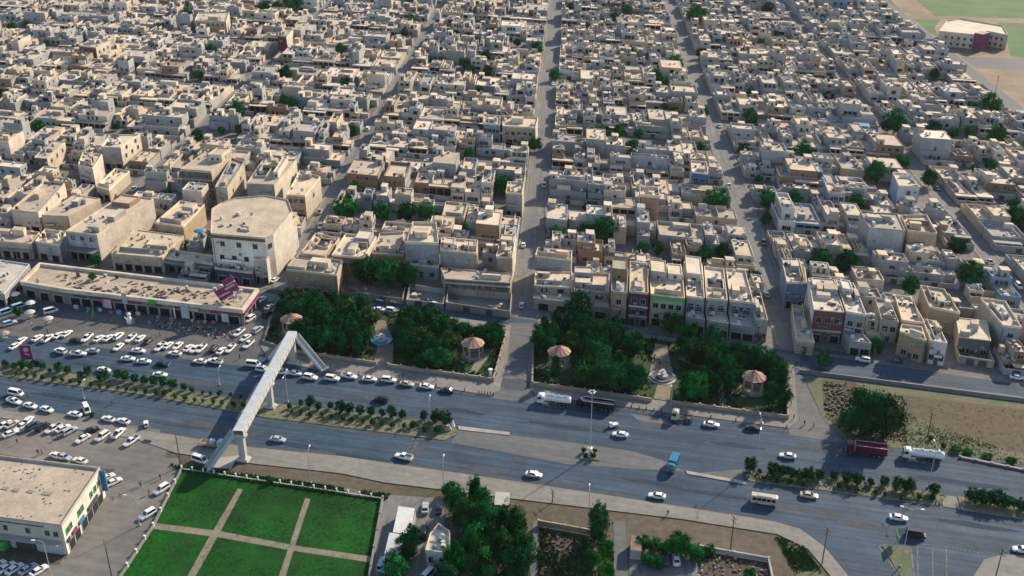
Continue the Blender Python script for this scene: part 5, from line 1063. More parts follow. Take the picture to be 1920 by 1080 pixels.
# ---------------------------------------------------------------- footbridge
def footbridge():
    n0, n1 = G(457, 862), G(551, 680); d = (n1-n0).normalized(); s = Vector((d.y, -d.x, 0)); zt = 8.6
    t = thing('footbridge', 'long pale pedestrian bridge crossing the main road on three concrete pylons', 'footbridge', n0); L = (n1-n0).length
    def bar(b, p, q, w, z0, z1, m=0, side=0.0):
        k = s*w/2; o = s*side; P = [(v.x, v.y) for v in (p+o-k, p+o+k, q+o+k, q+o-k)]; b.prism(ccw(P), z0, z1, (.5, .5, .5), m=m, bot=True)
    A, B = n0-d*1.5, n1+d*1.8
    b = MB(); bar(b, A, B, 3.0, zt, zt+.5); b.build('deck', ['bridgebeige'], t)
    for sd in (-1, 1):
        b = MB(); bar(b, A, B, .18, zt+.5, zt+1.75, 0, sd*1.4); bar(b, A, B, .3, zt+1.75, zt+1.9, 0, sd*1.4); b.build('side_panel', ['bridgedeck' if sd < 0 else 'bridgebeige'], t)
        for k in range(19): b = MB(); p = A+(B-A)*((k+.5)/19); bar(b, p-d*.1, p+d*.1, .1, zt+.1, zt+1.85, 0, sd*1.54); b.build('panel_post', ['bridgebeige'], t)
    b = MB()
    for k in range(40): p = A+(B-A)*((k+.02)/40); q = A+(B-A)*((k+.98)/40); bar(b, p, q, 2.6, zt+1.95, zt+2.03+.0*(k % 2))
    b.build('roof_sheeting', ['bridgedeck'], t)
    for k in range(3):
        c = n0+(n1-n0)*(0, .505, 1)[k]
        b = MB(); b.box((c.x, c.y, .4), (3.6, 2.6, .8), 0, (.5, .5, .5), TH, .85); b.box((c.x, c.y, 4.6), (1.9, 1.2, 7.9), 0, (.5, .5, .5), TH, 1.05)
        b.box((c.x, c.y, 8.3), (3.6, 1.5, .6), 0, (.5, .5, .5), TH)
        for u in (-.55, 0, .55): q = c+Vector((math.cos(TH), math.sin(TH), 0))*u; b.box((q.x+math.sin(TH)*.62, q.y-math.cos(TH)*.62, 4.6), (.16, .1, 7.6), 0, (.5, .5, .5), TH)
        b.build('pylon', ['bridgebeige'], t)
    def flight(p, q, z1, nm):
        e = (q-p).normalized(); w = Vector((e.y, -e.x, 0)); Lf = (q-p).length; n = 22; b = MB()
        for i in range(n):
            u0, u1 = p+e*Lf*i/n, p+e*Lf*(i+1)/n; z = z1*(1-(i+1)/n); b.prism(ccw([(v.x, v.y) for v in (u0-w*1.0, u0+w*1.0, u1+w*1.0, u1-w*1.0)]), max(z-.35, .02), z+.2, (.5, .5, .5), bot=True)
        o = b.build(nm, ['bridgedeck'], t)
        for sd in (-1, 1):
            m = MB(); k = w*sd*1.05
            P = [p+k+Vector((0, 0, z1-.3)), q+k+Vector((0, 0, .02)), q+k+Vector((0, 0, 1.1)), p+k+Vector((0, 0, z1+1.2))]; P2 = [v+w*.08*sd for v in P]
            m.face(P); m.face(list(reversed(P2))); m.face([P[3], P[2], P2[2], P2[3]]); m.face([P[0], P2[0], P2[3], P[3]]); m.face([P[1], P[2], P2[2], P2[1]])
            h = m.build('stair_balustrade', ['bridgedeck'], t)
    pe = B-d*1.0; pn = A+d*.8
    flight(pe+s*1.5, G(607, 694), zt+.3, 'stair_flight'); flight(pe-s*1.5, G(506, 672), zt+.3, 'stair_flight'); flight(pn-s*1.8, G(386, 884), zt+.3, 'stair_flight')
    b = MB(); P = [tuple(G(x, y))[:2] for x, y in ((395, 862), (448, 856), (432, 880), (385, 878))]; b.prism(ccw(P), .02, .4, (.3, .3, .3)); b.build('stair_landing', ['concrete'], t)
footbridge()
# ---------------------------------------------------------------- gazebos, fountains, park walls
def gazebo(px, py, label):
    p = G(px, py, .16); t = thing('gazebo', label, 'gazebo', p, .2, 'gazebos of the walled parks'); r0, ze, za = 3.8, 4.9, 6.9; n = 12
    cols = [(.46, .30, .21), (.41, .26, .18), (.49, .34, .24)]
    for k in range(n):                                   # one tiled segment per bay, two of them pink
        b = MB(); u, v = 2*math.pi*k/n, 2*math.pi*(k+.97)/n; c = (.44, .20, .19) if k in (7, 9) else cols[k % 3]
        for i in range(5):
            a0, a1 = 1-i/5, 1-(i+1)/5; z0, z1 = ze+(za-ze)*i/5, ze+(za-ze)*(i+1)/5
            q = [(r0*a0*math.cos(u), r0*a0*math.sin(u), z0+.07), (r0*a0*math.cos(v), r0*a0*math.sin(v), z0+.07), (r0*a1*math.cos(v), r0*a1*math.sin(v), z1), (r0*a1*math.cos(u), r0*a1*math.sin(u), z1)]
            b.face(q, 0, mixc(c, .9+.2*((i*7+k) % 3)/2)); b.face([q[0], (q[0][0], q[0][1], z0-.02), (q[1][0], q[1][1], z0-.02), q[1]], 0, mixc(c, .7))
        part('roof_segment', b.mesh('roof_segment', ['tile']), t)
    b = MB()
    for k in range(n): u = 2*math.pi*k/n; b.tube((r0*math.cos(u), r0*math.sin(u), ze+.08), (0, 0, za+.05), .07, .05, 5, 0, (.26, .16, .11))
    b.lathe((0, 0, za-.1), [(.25, 0), (.2, .3), (.05, .5), (0, .7)], 8, 0, (.3, .2, .15)); part('roof_ridge', b.mesh('roof_ridge', ['tile']), t)
    b = MB(); b.lathe((0, 0, 0), [(r0*.93, ze-.25), (r0*.93, ze), (r0*.8, ze), (r0*.8, ze-.25), (r0*.93, ze-.25)], 6); part('ring_beam', b.mesh('ring_beam', ['stone']), t)
    for k in range(6): u = 2*math.pi*k/6; b = MB(); b.box((r0*.82*math.cos(u), r0*.82*math.sin(u), (ze-.1)/2), (.5, .5, ze-.1), rot=u); part('column', b.mesh('column', ['stone']), t)
    for k in range(5): u = 2*math.pi*(k+.5)/6; b = MB(); b.box((r0*.71*math.cos(u), r0*.71*math.sin(u), .45), (.16, 2.4, .9), rot=u); part('low_wall', b.mesh('low_wall', ['stone']), t)
    b = MB(); b.lathe((0, 0, -.02), [(r0*1.05, 0), (r0*1.05, .2), (0, .2)], 12); part('floor', b.mesh('floor', ['pave']), t)
for q, l in zip(GAZ, ('tile roofed gazebo deepest among trees behind the footbridge end', 'tile roofed gazebo near the right wall of the west park', 'tile roofed gazebo in the left half of the east park', 'tile roofed gazebo in the right half of the east park')): gazebo(*q, l)
def fountain(px, py, label, blue):
    p = G(px, py, .17); t = thing('fountain', label, 'fountain', p, 0); m = 'poolblue' if blue else 'pave'
    b = MB(); b.lathe((0, 0, 0), [(3.6, 0), (3.6, .7), (3.2, .7), (3.2, .1)], 20); part('basin', b.mesh('basin', [m]), t)
    b = MB(); b.lathe((0, 0, .45), [(3.2, 0), (0, 0)], 20); part('water', b.mesh('water', ['water' if blue else 'darksteel']), t)
    b = MB(); b.lathe((0, 0, .1), [(1.7, 0), (1.7, .9), (1.5, 1.0), (.4, 1.0), (.35, 1.6), (1.1, 1.9), (1.15, 2.05), (.3, 2.0), (.25, 2.5), (.6, 2.7), (.6, 2.8), (0, 2.8)], 16); part('tiered_bowl', b.mesh('tiered_bowl', ['bridgedeck' if blue else 'concrete']), t)
    if not blue: b = MB(); b.lathe((0, 0, -.1), [(4.4, 0), (4.4, .25), (3.65, .3)], 20); part('surround', b.mesh('surround', ['bridgebeige']), t)
fountain(*FTN[0], 'round blue tiled fountain on the path through the west park', True); fountain(*FTN[1], 'round white rimmed fountain on the path through the east park', False)
def wall_run(pts, h, th, name, label, cat, post=4.0, mat='stone', pm='stone', pw=.5, ph=.35, group=None, z=.15, rail=None):
    P = [G(x, y, z) for x, y in pts]; t = thing(name, label, cat, P[0], 0, group)
    for p, q in zip(P, P[1:]):
        d = q-p; L = d.length; e = d.normalized(); ang = math.atan2(e.y, e.x); b = MB(); c = (p+q)/2
        if rail:
            for zz in rail: b.box((c.x, c.y, z+zz), (L, .06, .08), rot=ang)
            b.box((c.x, c.y, z+h/2), (L, th, h), rot=ang)
        else: b.box((c.x, c.y, z+h/2), (L-.02, th, h), rot=ang); b.box((c.x, c.y, z+h+.05), (L-.02, th+.14, .1), rot=ang)
        b.build('wall', [mat], t); k = max(1, int(L/post))
        for i in range(k):
            c = p+e*L*(i/k); b = MB(); b.box((c.x, c.y, z+(h+ph)/2), (pw, pw, h+ph), rot=ang); b.box((c.x, c.y, z+h+ph+.06), (pw*1.25, pw*1.25, .12), rot=ang); b.build('pillar', [pm], t)
wall_run([(548, 661), (610, 670), (706, 684)], 1.1, .3, 'park_wall', 'low stone wall with pillars on the road side of the west park, left length', 'wall', group='park walls')
wall_run([(728, 688), (925, 715), (950, 625)], 1.1, .3, 'park_wall', 'low stone wall with pillars on the road side of the west park, right length', 'wall', group='park walls')
wall_run([(505, 612), (495, 642), (548, 661)], .7, .3, 'park_wall', 'low curved stone edging at the west park corner by the footbridge', 'wall', group='park walls', ph=.1)
wall_run([(1016, 602), (1000, 640), (998, 722), (1222, 753)], 1.1, .3, 'park_wall', 'low stone wall with pillars round the left half of the east park', 'wall', group='park walls')
wall_run([(1258, 757), (1477, 785), (1472, 690), (1405, 658)], 1.1, .3, 'park_wall', 'low stone wall with pillars round the right half of the east park', 'wall', group='park walls')
wall_run([(1500, 697), (1920, 751), (2000, 761)], .8, .35, 'boundary_wall', 'long pale low wall between the street and the dirt lot', 'wall', post=200, mat='pave', pm='pave', ph=.05)
wall_run([(341, 881), (716, 937)], .5, .22, 'lawn_fence', 'white post fence along the road side of the lawn', 'fence', post=3.4, mat='greenpaint', pm='white', pw=.32, ph=.95, group='lawn fences', z=.03) if False else None
wall_run([(341, 881), (718, 937)], .45, .25, 'lawn_fence', 'low wall with white posts along the road side of the lawn', 'fence', post=3.1, mat='concrete', pm='white', pw=.3, ph=1.0, group='lawn fences', z=.03)
wall_run([(718, 937), (690, 1100)], .9, .4, 'lawn_fence', 'pale solid wall along the right side of the lawn', 'fence', post=6, mat='pave', pm='pave', pw=.5, ph=.2, group='lawn fences', z=.03)
wall_run([(341, 881), (288, 988), (222, 1090)], .7, .35, 'lawn_fence', 'pale broken wall along the lane side of the lawn', 'fence', post=5, mat='pave', pm='white', pw=.4, ph=.6, group='lawn fences', z=.03)
wall_run([(1010, 985), (1110, 1003)], 1.6, .3, 'garden_wall', 'brown brick garden wall at the head of the dark soil plot', 'wall', post=6, ph=.1)
wall_run([(1312, 1030), (1440, 1053), (1450, 1100)], 1.2, .3, 'garden_wall', 'grey garden wall round the second dark plot', 'wall', post=6, mat='concrete', pm='concrete', ph=.1)
wall_run([(1800, 858), (1920, 882), (2000, 897)], .35, .5, 'kerb_wall', 'broken pale kerb beside the waste ground verge', 'kerb', post=4, mat='kerb', pm='kerb', ph=.2)
# bollards
def bollards(pts, n, where):
    P = [G(x, y, .15) for x, y in pts]
    for i in range(n):
        u = i/(n-1)*(len(P)-1); k = min(int(u), len(P)-2); p = P[k]+(P[k+1]-P[k])*(u-k); t = thing('bollard', f"dark kerb bollard, {nth(i+1)} from the left {where}", 'bollard', p, 0, 'bollards along the park pavements')
        b = MB(); b.lathe((0, 0, 0), [(.26, 0), (.24, .12), (.16, .2), (.15, .75), (.2, .8), (.12, .95), (0, .98)], 8); part('post', b.mesh('post', ['darksteel']), t)
bollards([(650, 699), (765, 715), (898, 737), (925, 740)], 16, 'along the west park pavement'); bollards([(1170, 762), (1240, 771), (1475, 801)], 11, 'along the east park pavement')
# ---------------------------------------------------------------- market strip
def market():
    h = 5.2; Q = [(40, 532), (122, 546), (455, 585), (484, 546), (75, 497)]; P = ccw([tuple(G(x, y, h))[:2] for x, y in Q])
    c = (sum(p[0] for p in P)/5, sum(p[1] for p in P)/5, 0); t = thing('market_row', 'long single-storey market row with cream parapet and littered tan roof', 'shops', c)
    i0 = min(range(5), key=lambda i: (Vector(P[i])-Vector(tuple(G(*Q[0], h))[:2])).length); P = P[i0:]+P[:i0]
    e = Em(t); r = random.Random(5); block(e, P, 0, h, (.20, .18, .16), (.40, .33, .25), r, 0)
    e.g('parapet').ring(P, h, 1.0, 1.1, (.55, .47, .37), off=-.3)
    e.g('cornice').ring(P, h-.5, .5, .3, (.55, .47, .37), off=-.3)
    for (p, q, n) in ((P[1], P[2], 15), (P[0], P[1], 3), (P[2], P[3], 4)): windows(e, p, q, .05, n, 4.2, 3.3, 'shopfront', U_SHOP, .02)
    d = (Vector(P[2])-Vector(P[1])); L = d.length; d.normalize(); nr = Vector((d.y, -d.x)); ang = math.atan2(d.y, d.x)
    def board(u, w, z, hh, m, nm='sign_board', off=.55, dep=.12):
        p = Vector(P[1])+d*u+nr*off; b = MB(); b.box((p.x, p.y, z), (w, dep, hh), rot=ang); b.build(nm, [m], t)
    for u, w, m in ((6, 5, 'darksteel'), (13, 6.5, 'magenta'), (21, 4, 'magenta'), (27.5, 4.5, 'magenta'), (36, 4, 'darksteel'), (44.5, 5.5, 'magenta'), (50, 4, 'steel'), (60, 7, 'magenta'), (67.5, 5, 'magenta')): board(min(u, L-3), w, 4.1, .9, m)
    board(34.5, 2.6, 5.4, 1.9, 'greenpaint', off=.75); board(24, 2.0, 5.6, 4.2, 'steel', 'sign_panel', .8); board(47, 3.0, 4.2, 3.4, 'steel', 'sign_panel', .8)
    board(47, 3.0, 1.6, 2.0, 'bridgedeck', 'banner', .9); board(43, .5, 2.4, 4.6, 'white', 'banner', 1.2); board(62, 2.6, 2.6, 3.2, 'bridgedeck', 'arch_panel', .9); board(17, 2.8, 2.6, 3.4, 'pinkwhite', 'arch_panel', .9)
    p, q = Vector(P[2]), Vector(P[3]); dd = (q-p).normalized(); n2 = Vector((dd.y, -dd.x)); m = (p+q)/2+n2*.5; b = MB(); b.box((m.x, m.y, 4.4), ((q-p).length, .12, 1.2), rot=math.atan2(dd.y, dd.x)); b.build('sign_board', ['magenta'], t)
    for k in range(26):                                    # goods before the shops
        u = r.uniform(3, L-2); pp = Vector(P[1])+d*u+nr*r.uniform(1.2, 3.0); b = MB(); b.box((pp.x, pp.y, .6), (r.uniform(.6, 1.6), r.uniform(.5, 1), r.uniform(.7, 1.3)), 0, r.choice([(.5, .48, .45), (.1, .12, .15), (.3, .2, .12), (.2, .3, .4), (.4, .1, .2)]), ang)
        b.build('goods_rack', ['attr'], t)
    clutter(e, [P[0], P[2], P[3], P[4]], h, r, 22)
    for k in range(110):
        u, v = r.uniform(.03, .95), r.uniform(.08, .85); A = inset(P, 1.6); pp = Vector(A[1])+(Vector(A[2])-Vector(A[1]))*u; pp = pp+(Vector(A[4])-Vector(A[1])+(Vector(A[3])-Vector(A[4])-(Vector(A[2])-Vector(A[1])))*u)*v*.9
        e.g('roof_clutter').box((pp.x, pp.y, h+.2), (r.uniform(.4, 2.6), r.uniform(.3, 1.2), r.uniform(.2, .6)), 0, mixc(r.choice([(.12, .09, .06), (.3, .25, .18), (.05, .05, .05), (.42, .36, .28)]), r.uniform(.7, 1.2)), r.uniform(0, 3), r.uniform(.6, 1))
    e.done(); FOOT.append(P)
    # rooftop star-shaped billboard
    g = G(430, 566, h); s = thing('roof_billboard', 'big jagged magenta billboard standing on the market roof near its right end', 'billboard', (g.x, g.y, h)); an = TH+R(18)
    for k, (w, hh, z, a, m) in enumerate(((5.6, 4.2, 3.4, .45, 'magenta'), (4.4, 5.2, 6.6, .38, 'magenta'), (3.8, .7, 6.0, .5, 'pinkwhite'), (3.6, .5, 7.4, .5, 'pinkwhite'), (4.4, .5, 3.2, .45, 'pinkwhite'), (2.6, .8, 2.4, .45, 'pinkwhite'))):
        b = MB(); b.box((0, -.02*k, 0), (w, .22+.1*k, hh)); part('panel' if k < 2 else 'stripe', b.mesh('panel', [m]), s, ((-1.3, 1.1, .9, 1.2, -1.2, 1.0)[k], -.25*(k > 1)-.02*k, z), (0, -a, an))
    for x in (-1.5, 1.5): b = MB(); b.tube((x, .4, 0), (x, .3, 5), .12); part('support', b.mesh('support', ['darksteel']), s, rot=(0, 0, an))
    tr = G(175, 526, h); tt = tree((tr.x, tr.y, h+.02), 3.2, 2.6, CROWN, 'small bright tree standing on the market roof', 'trees among the houses', low=.1)
market()
def west_market():
    h = 5.0; Q = [(-60, 545), (8, 552), (56, 497), (-30, 484)]; P = ccw([tuple(G(x, y, h))[:2] for x, y in Q]); c = (sum(p[0] for p in P)/4, sum(p[1] for p in P)/4, 0)
    t = thing('market_row', 'pale roofed market block cut by the left edge', 'shops', c); e = Em(t); r = random.Random(9); i0 = min(range(4), key=lambda i: (Vector(P[i])-Vector(tuple(G(*Q[0], h))[:2])).length); P = P[i0:]+P[:i0]
    block(e, P, 0, h, (.3, .28, .26), (.46, .42, .36), r, .5, pc=(.5, .52, .54)); windows(e, P[1], P[2], .05, 6, 3.5, 3, 'shopfront', U_SHOP, .02); windows(e, P[0], P[1], .05, 4, 3.5, 3, 'shopfront', U_SHOP, .02); clutter(e, P, h, r, 14)
    b = MB(); a, q = G(58, 506, 5.6), G(68, 500, 5.6); d = (q-a).normalized(); b.box((*((a+q)/2)[:2], 4.6), ((q-a).length+3, .14, 2), rot=math.atan2(d.y, d.x)); b.build('sign_board', ['magenta'], t); e.done(); FOOT.append(P)
west_market()
# ---------------------------------------------------------------- cream shop building at the lower left
def cream_shop():
    h = 8.6; Q = [(-95, 960), (116, 988), (188, 880), (-10, 856)]; P = [tuple(G(x, y, h))[:2] for x, y in Q]; P = ccw(P); i0 = min(range(4), key=lambda i: (Vector(P[i])-Vector(tuple(G(*Q[0], h))[:2])).length); P = P[i0:]+P[:i0]
    c = (sum(p[0] for p in P)/4, sum(p[1] for p in P)/4, 0); t = thing('shop_building', 'cream two-storey shop building with flat tan roof and green shuttered side windows', 'building', c); e = Em(t); r = random.Random(8)
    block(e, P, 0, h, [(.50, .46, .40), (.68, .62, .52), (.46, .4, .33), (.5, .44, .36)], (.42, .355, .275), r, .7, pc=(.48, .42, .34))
    d = (Vector(P[1])-Vector(P[0])); L = d.length; d.normalize(); nr = Vector((d.y, -d.x)); ang = math.atan2(d.y, d.x)
    for k, u in enumerate((L-4.4, L-2.1, L-18, L-15.6, L-23, L-20.6, L-9.6)):
        p = Vector(P[0])+d*u+nr*.03; e.unit('window', U_WIN, (p.x, p.y, 5.2), ang, (1.3, 1, 1.7))
    for u, w, m, nm, z in ((L-4.2, 6.2, 'bridgedeck', 'roller_shutter', 1.6), (L-11, 5.5, 'darksteel', 'shop_opening', 1.6), (L-18, 5.5, 'bluepaint', 'roller_shutter', 1.7), (L-25, 5, 'darksteel', 'shop_opening', 1.6)):
        p = Vector(P[0])+d*u+nr*.1; b = MB(); b.box((p.x, p.y, z), (w, .14, 3.2), rot=ang)
        for k in range(8): b.box((p.x+nr.x*.09, p.y+nr.y*.09, .3+k*.4), (w*.98, .06, .08), rot=ang)
        b.build(nm, [m], t)
    p = Vector(P[0])+d*(L-12)+nr*1.0; b = MB(); b.box((p.x, p.y, 4.0), (22, 1.9, .25), rot=ang); b.build('awning', ['concrete'], t)
    p = Vector(P[0])+d*(L-12)+nr*.1; b = MB(); b.box((p.x, p.y, 7.9), (14, .2, .18), rot=ang); b.build('drain_pipe', ['darksteel'], t)
    # sunlit side
    q0, q1 = Vector(P[1]), Vector(P[2]); d2 = (q1-q0); L2 = d2.length; d2.normalize(); n2 = Vector((d2.y, -d2.x)); a2 = math.atan2(d2.y, d2.x)
    for k, f in enumerate((.09, .17, .38, .46, .70, .80, .90)):
        p = q0+d2*L2*f+n2*.03; e.unit('window', U_WIN, (p.x, p.y, 5.0), a2, (1.2, 1, 1.9)); b = MB(); p += n2*.06-d2*.7; b.box((p.x, p.y, 5.95), (.5, .08, 1.9), rot=a2); b.build('shutter', ['greenpaint'], t)
    for f, w, m in ((.2, 2.6, 'magenta'), (.38, 3.0, 'bluepaint'), (.06, 1.4, 'darksteel'), (.62, 3.2, 'darksteel'), (.74, 3, 'darksteel')):
        p = q0+d2*L2*f+n2*.25; b = MB(); b.box((p.x, p.y, 3.7), (w, .3, 1.0), rot=a2); b.build('sign_board', [m], t)
    for f, w in ((.12, 3.2), (.26, 3.2), (.44, 3.4), (.58, 3.4), (.72, 3.4), (.86, 3.4)):
        p = q0+d2*L2*f+n2*.03; e.unit('shopfront', U_SHOP, (p.x, p.y, .05), a2, (w, 1, 3))
    p = q0+d2*L2*.97+n2*.6; b = MB(); b.box((p.x, p.y, 5.6), (.5, 1.6, 6.4), rot=a2); b.build('corner_sign', ['bluepaint'], t)
    b = MB(); 
    for (x, y, w, l) in ((10, 916, 1.9, 1.1), (30, 919, 1.9, 1.1), (57, 922, 1.9, 1.1), (88, 926, 2.6, 1.2)): g = G(x, y, h); b.box((g.x, g.y, h+.08), (w, l, .12), 0, (.24, .22, .18), TH)
    for k in range(36): g = G(r.uniform(5, 160), r.uniform(868, 972), h); (pin(P, g.x, g.y) and b.box((g.x, g.y, h+.1), (r.uniform(.2, .6), r.uniform(.15, .3), .16), 0, (.12, .1, .07), r.uniform(0, 1.5)))
    for k, (x, y) in enumerate(((28, 884), (36, 882), (44, 885), (52, 888), (60, 886), (66, 893), (48, 880))): g = G(x, y, h); b.box((g.x, g.y, h+.06), (.9, .25, .08), 0, (.16, .13, .1), TH+.9*(k % 3))
    o = b.build('roof_goods', ['attr'], t); o['kind'] = 'stuff'; e.done()
    g = G(8, 1027, 0); s = thing('skip', 'round green water tank before the cream shop building', 'tank', (g.x, g.y, .02)); b = MB(); b.lathe((0, 0, 0), [(1.4, 0), (1.5, .3), (1.5, 2.0), (1.2, 2.5), (.4, 2.7), (.4, 2.9), (0, 2.9)], 14); part('tank', b.mesh('tank', ['greenpaint']), s); s.name = 'water_tank'
cream_shop()
# ---------------------------------------------------------------- sheds and house at the bottom centre
def shed(Q, h, label, mat='white'):
    P = ccw([tuple(G(x, y, h))[:2] for x, y in Q]); c = (sum(p[0] for p in P)/4, sum(p[1] for p in P)/4, 0); t = thing('shed', label, 'shed', c, 0, 'metal sheds')
    b = MB(); b.prism(P, 0, h, (.4, .4, .4), top=False); b.build('wall', ['concrete'], t)
    A, X, Y = Vector(P[0]), Vector(P[1])-Vector(P[0]), Vector(P[-1])-Vector(P[0]); b = MB(); n = 16
    for i in range(n):
        u0, u1, u2 = i/n, (i+.5)/n, (i+1)/n; p = lambda u, v, z: (*(A+X*u*1.04-X*.02+Y*v), z)
        b.face([p(u0, -.03, h+.05), p(u1, -.03, h+.17), p(u1, 1.03, h+.17), p(u0, 1.03, h+.05)]); b.face([p(u1, -.03, h+.17), p(u2, -.03, h+.05), p(u2, 1.03, h+.05), p(u1, 1.03, h+.17)])
    b.build('roof', [mat], t); return t
shed([(737, 997), (768, 1001), (779, 956), (747, 951)], 3.0, 'white corrugated shed beside the lawn, nearer the road', 'bridgedeck'); shed([(715, 1064), (742, 1068), (755, 1004), (730, 1001)], 3.0, 'white corrugated shed half hidden by trees beside the lawn', 'bridgedeck')
shed([(927, 946), (953, 948), (955, 926), (929, 923)], 2.8, 'flat pale kiosk roof at the edge of the grove by the road', 'bridgebeige'); shed([(926, 968), (950, 971), (953, 949), (928, 946)], 2.4, 'dark grey canopy just below the pale kiosk roof', 'darksteel')
shed([(1182, 1031), (1202, 1033), (1202, 1008), (1184, 1005)], 2.8, 'small tan roofed hut by the parking yard', 'stone')
hb('flat white roofed house with grey front standing left of the grove', [(797, 1036), (843, 1042), (844, 1000), (822, 985), (806, 1005)], 5, 'white', front=(.40, .43, .46), wf=((2, 2),), clut=5, roof=(.52, .47, .40))
g = G(908, 948, 0); t = thing('blue_canvas', 'blue canvas screen at the edge of the grove beside the pale kiosk', 'screen', g); b = MB(); b.box((0, 0, 1.4), (1.9, .1, 2.6), taper=.97); part('canvas', b.mesh('canvas', ['bluepaint']), t, rot=(R(-35), 0, 1.4))
for x in (-.8, .8): b = MB(); b.tube((0, 0, 0), (0, 0, 2.6), .05); part('pole', b.mesh('pole', ['darksteel']), t, (x*.2, x, 0))
# ---------------------------------------------------------------- billboard, signs, kiosks
def billboard():
    g = G(52, 676, 0); t = thing('billboard', 'upright maroon poster board beside the left end of the median', 'billboard', g, TH+R(20)); b = MB(); b.box((0, 0, 3.0), (3.6, .3, 5.2)); part('panel', b.mesh('panel', ['magenta']), t)
    b = MB(); b.lathe((0, 0, 0), [(0, 0), (.75, .02), (.8, 0)], 16); part('print', b.mesh('print', ['pinkwhite']), t, (.2, -.18, 4.1), (R(90), 0, 0)); b = MB(); b.box((0, 0, 0), (1.6, .02, .5)); part('print', b.mesh('print', ['pinkwhite']), t, (.3, -.18, 2.4), (0, .5, 0))
    for x in (-1.4, 1.4): b = MB(); b.tube((x, .25, 0), (x, .25, 3), .1); part('leg', b.mesh('leg', ['darksteel']), t)
billboard()
g = G(1682, 1022, 0); t = thing('road_sign', 'green direction sign standing at the tip of the junction island', 'sign', g, R(80)); b = MB(); b.box((0, 0, 2.6), (3.2, .12, 2.2)); part('panel', b.mesh('panel', ['greenpaint']), t, rot=(R(-8), 0, 0))
for x in (-1, 1): b = MB(); b.tube((x, .12, 0), (x, .12, 3.4), .06); part('post', b.mesh('post', ['steel']), t)
def umbrella_stall(x, y, label, c):
    g = G(x, y, 0); t = thing('market_stall', label, 'stall', (g.x, g.y, .02), rng.uniform(0, 1), 'stalls on the market forecourt'); b = MB(); b.lathe((0, 0, 2.2), [(1.9, 0), (1.85, .12), (.9, .6), (0, .85)], 8); part('canopy', b.mesh('canopy', [c]), t); b = MB(); b.tube((0, 0, 0), (0, 0, 3), .05); part('pole', b.mesh('pole', ['steel']), t)
    b = MB(); b.box((0, -.3, .8), (1.9, .9, .08)); [b.box((u, v, .4), (.08, .08, .8)) for u in (-.85, .85) for v in (-.6, .05)]; part('table', b.mesh('table', ['stone']), t)
umbrella_stall(92, 608, 'cream canopied stall with magenta skirt on the market forecourt', 'bridgebeige'); umbrella_stall(58, 596, 'tan canopied stall at the left of the market forecourt', 'bridgebeige'); umbrella_stall(60, 578, 'pale canopied stall nearest the left market block', 'white'); umbrella_stall(10, 636, 'brown canopied stall at the left edge of the car park', 'stone'); umbrella_stall(30, 562, 'white canopied stall beside the blue minibuses', 'white')
g = G(244, 606, 0); t = thing('coffee_kiosk', 'white teapot shaped kiosk on the market forecourt edge', 'kiosk', (g.x, g.y, .02), TH); b = MB(); b.lathe((0, 0, 0), [(1.0, 0), (1.2, .8), (.9, 1.8), (.45, 2.6), (.5, 3.0), (.75, 3.4), (.5, 3.9), (0, 4.1)], 14); part('body', b.mesh('body', ['white']), t)
b = MB(); b.tube((-.9, 0, 1.0), (-1.8, 0, 2.2), .25, .15); part('spout', b.mesh('spout', ['white']), t); b = MB(); b.box((1.2, 0, .8), (.9, .9, 1.5)); part('counter', b.mesh('counter', ['stone']), t)
g = G(172, 598, 0); t = thing('sail_banner', 'leaning green feather banner on the market forecourt', 'banner', (g.x, g.y, .02), TH); b = MB(); b.face([(0, 0, .6), (.9, .05, 2.0), (.8, 0, 3.2), (0, 0, 4.2)]); b.face([(0, .04, 4.2), (.8, .04, 3.2), (.9, .09, 2.0), (0, .04, .6)]); part('cloth', b.mesh('cloth', ['greenpaint']), t, rot=(0, R(12), 0)); b = MB(); b.tube((0, .02, 0), (0, .02, 4.3), .04); part('pole', b.mesh('pole', ['steel']), t, rot=(0, R(12), 0))
g = G(1614, 236, 4); t = thing('water_tank', 'bright blue tank roof in a yard beside the third side street', 'tank', (g.x, g.y, 0), TH); b = MB(); b.box((0, 0, 2.2), (8, 6, 4.4), taper=.98); b.box((0, 0, 4.6), (8.4, 6.4, .4), taper=.9); part('body', b.mesh('body', ['bluepaint']), t)
# the domed blue dish on a roof terrace
g = G(373, 433, 8); t = thing('blue_tarpaulin', 'bright blue round cover lying on the tan block roof', 'tarpaulin', (g.x, g.y, 8.0)); b = MB(); b.lathe((0, 0, 0), [(2.1, .0), (1.9, .35), (1.0, .6), (0, .7)], 14); part('cover', b.mesh('cover', ['bluepaint']), t)
# ---------------------------------------------------------------- lamps, poles
def lamp(x, y, h, label, arms=1, ang=0.0, group='street lamps'):
    g = G(x, y, .1); t = thing('street_lamp', label, 'street lamp', g, ang, group); b = MB(); b.tube((0, 0, -.08), (0, 0, h), .13, .07, 8); b.box((0, 0, .2), (.45, .45, .5)); part('pole', b.mesh('pole', ['steel']), t)
    for k in range(arms):
        s = 1 if k == 0 else -1; b = MB(); b.tube((0, 0, h-.1), (s*.9, 0, h+.4), .06, .05, 6); b.tube((s*.9, 0, h+.4), (s*2.0, 0, h+.5), .05, .04, 6); ao = part('arm', b.mesh('arm', ['steel']), t)
        b = MB(); b.box((s*2.3, 0, h+.5), (.9, .34, .18), taper=.85); part('lamp_head', b.mesh('lamp_head', ['white']), ao)
lamp(540, 754, 9.5, 'twin-armed lamp on the median just right of the footbridge', 2, HST); lamp(806, 790, 7, 'lamp at the right tip of the long median', 1, HST); lamp(1417, 873, 15, 'tall lamp behind the right hand median start', 2, HST); lamp(1740, 914, 13, 'tall lamp on the right hand median near the tanker', 2, HST)
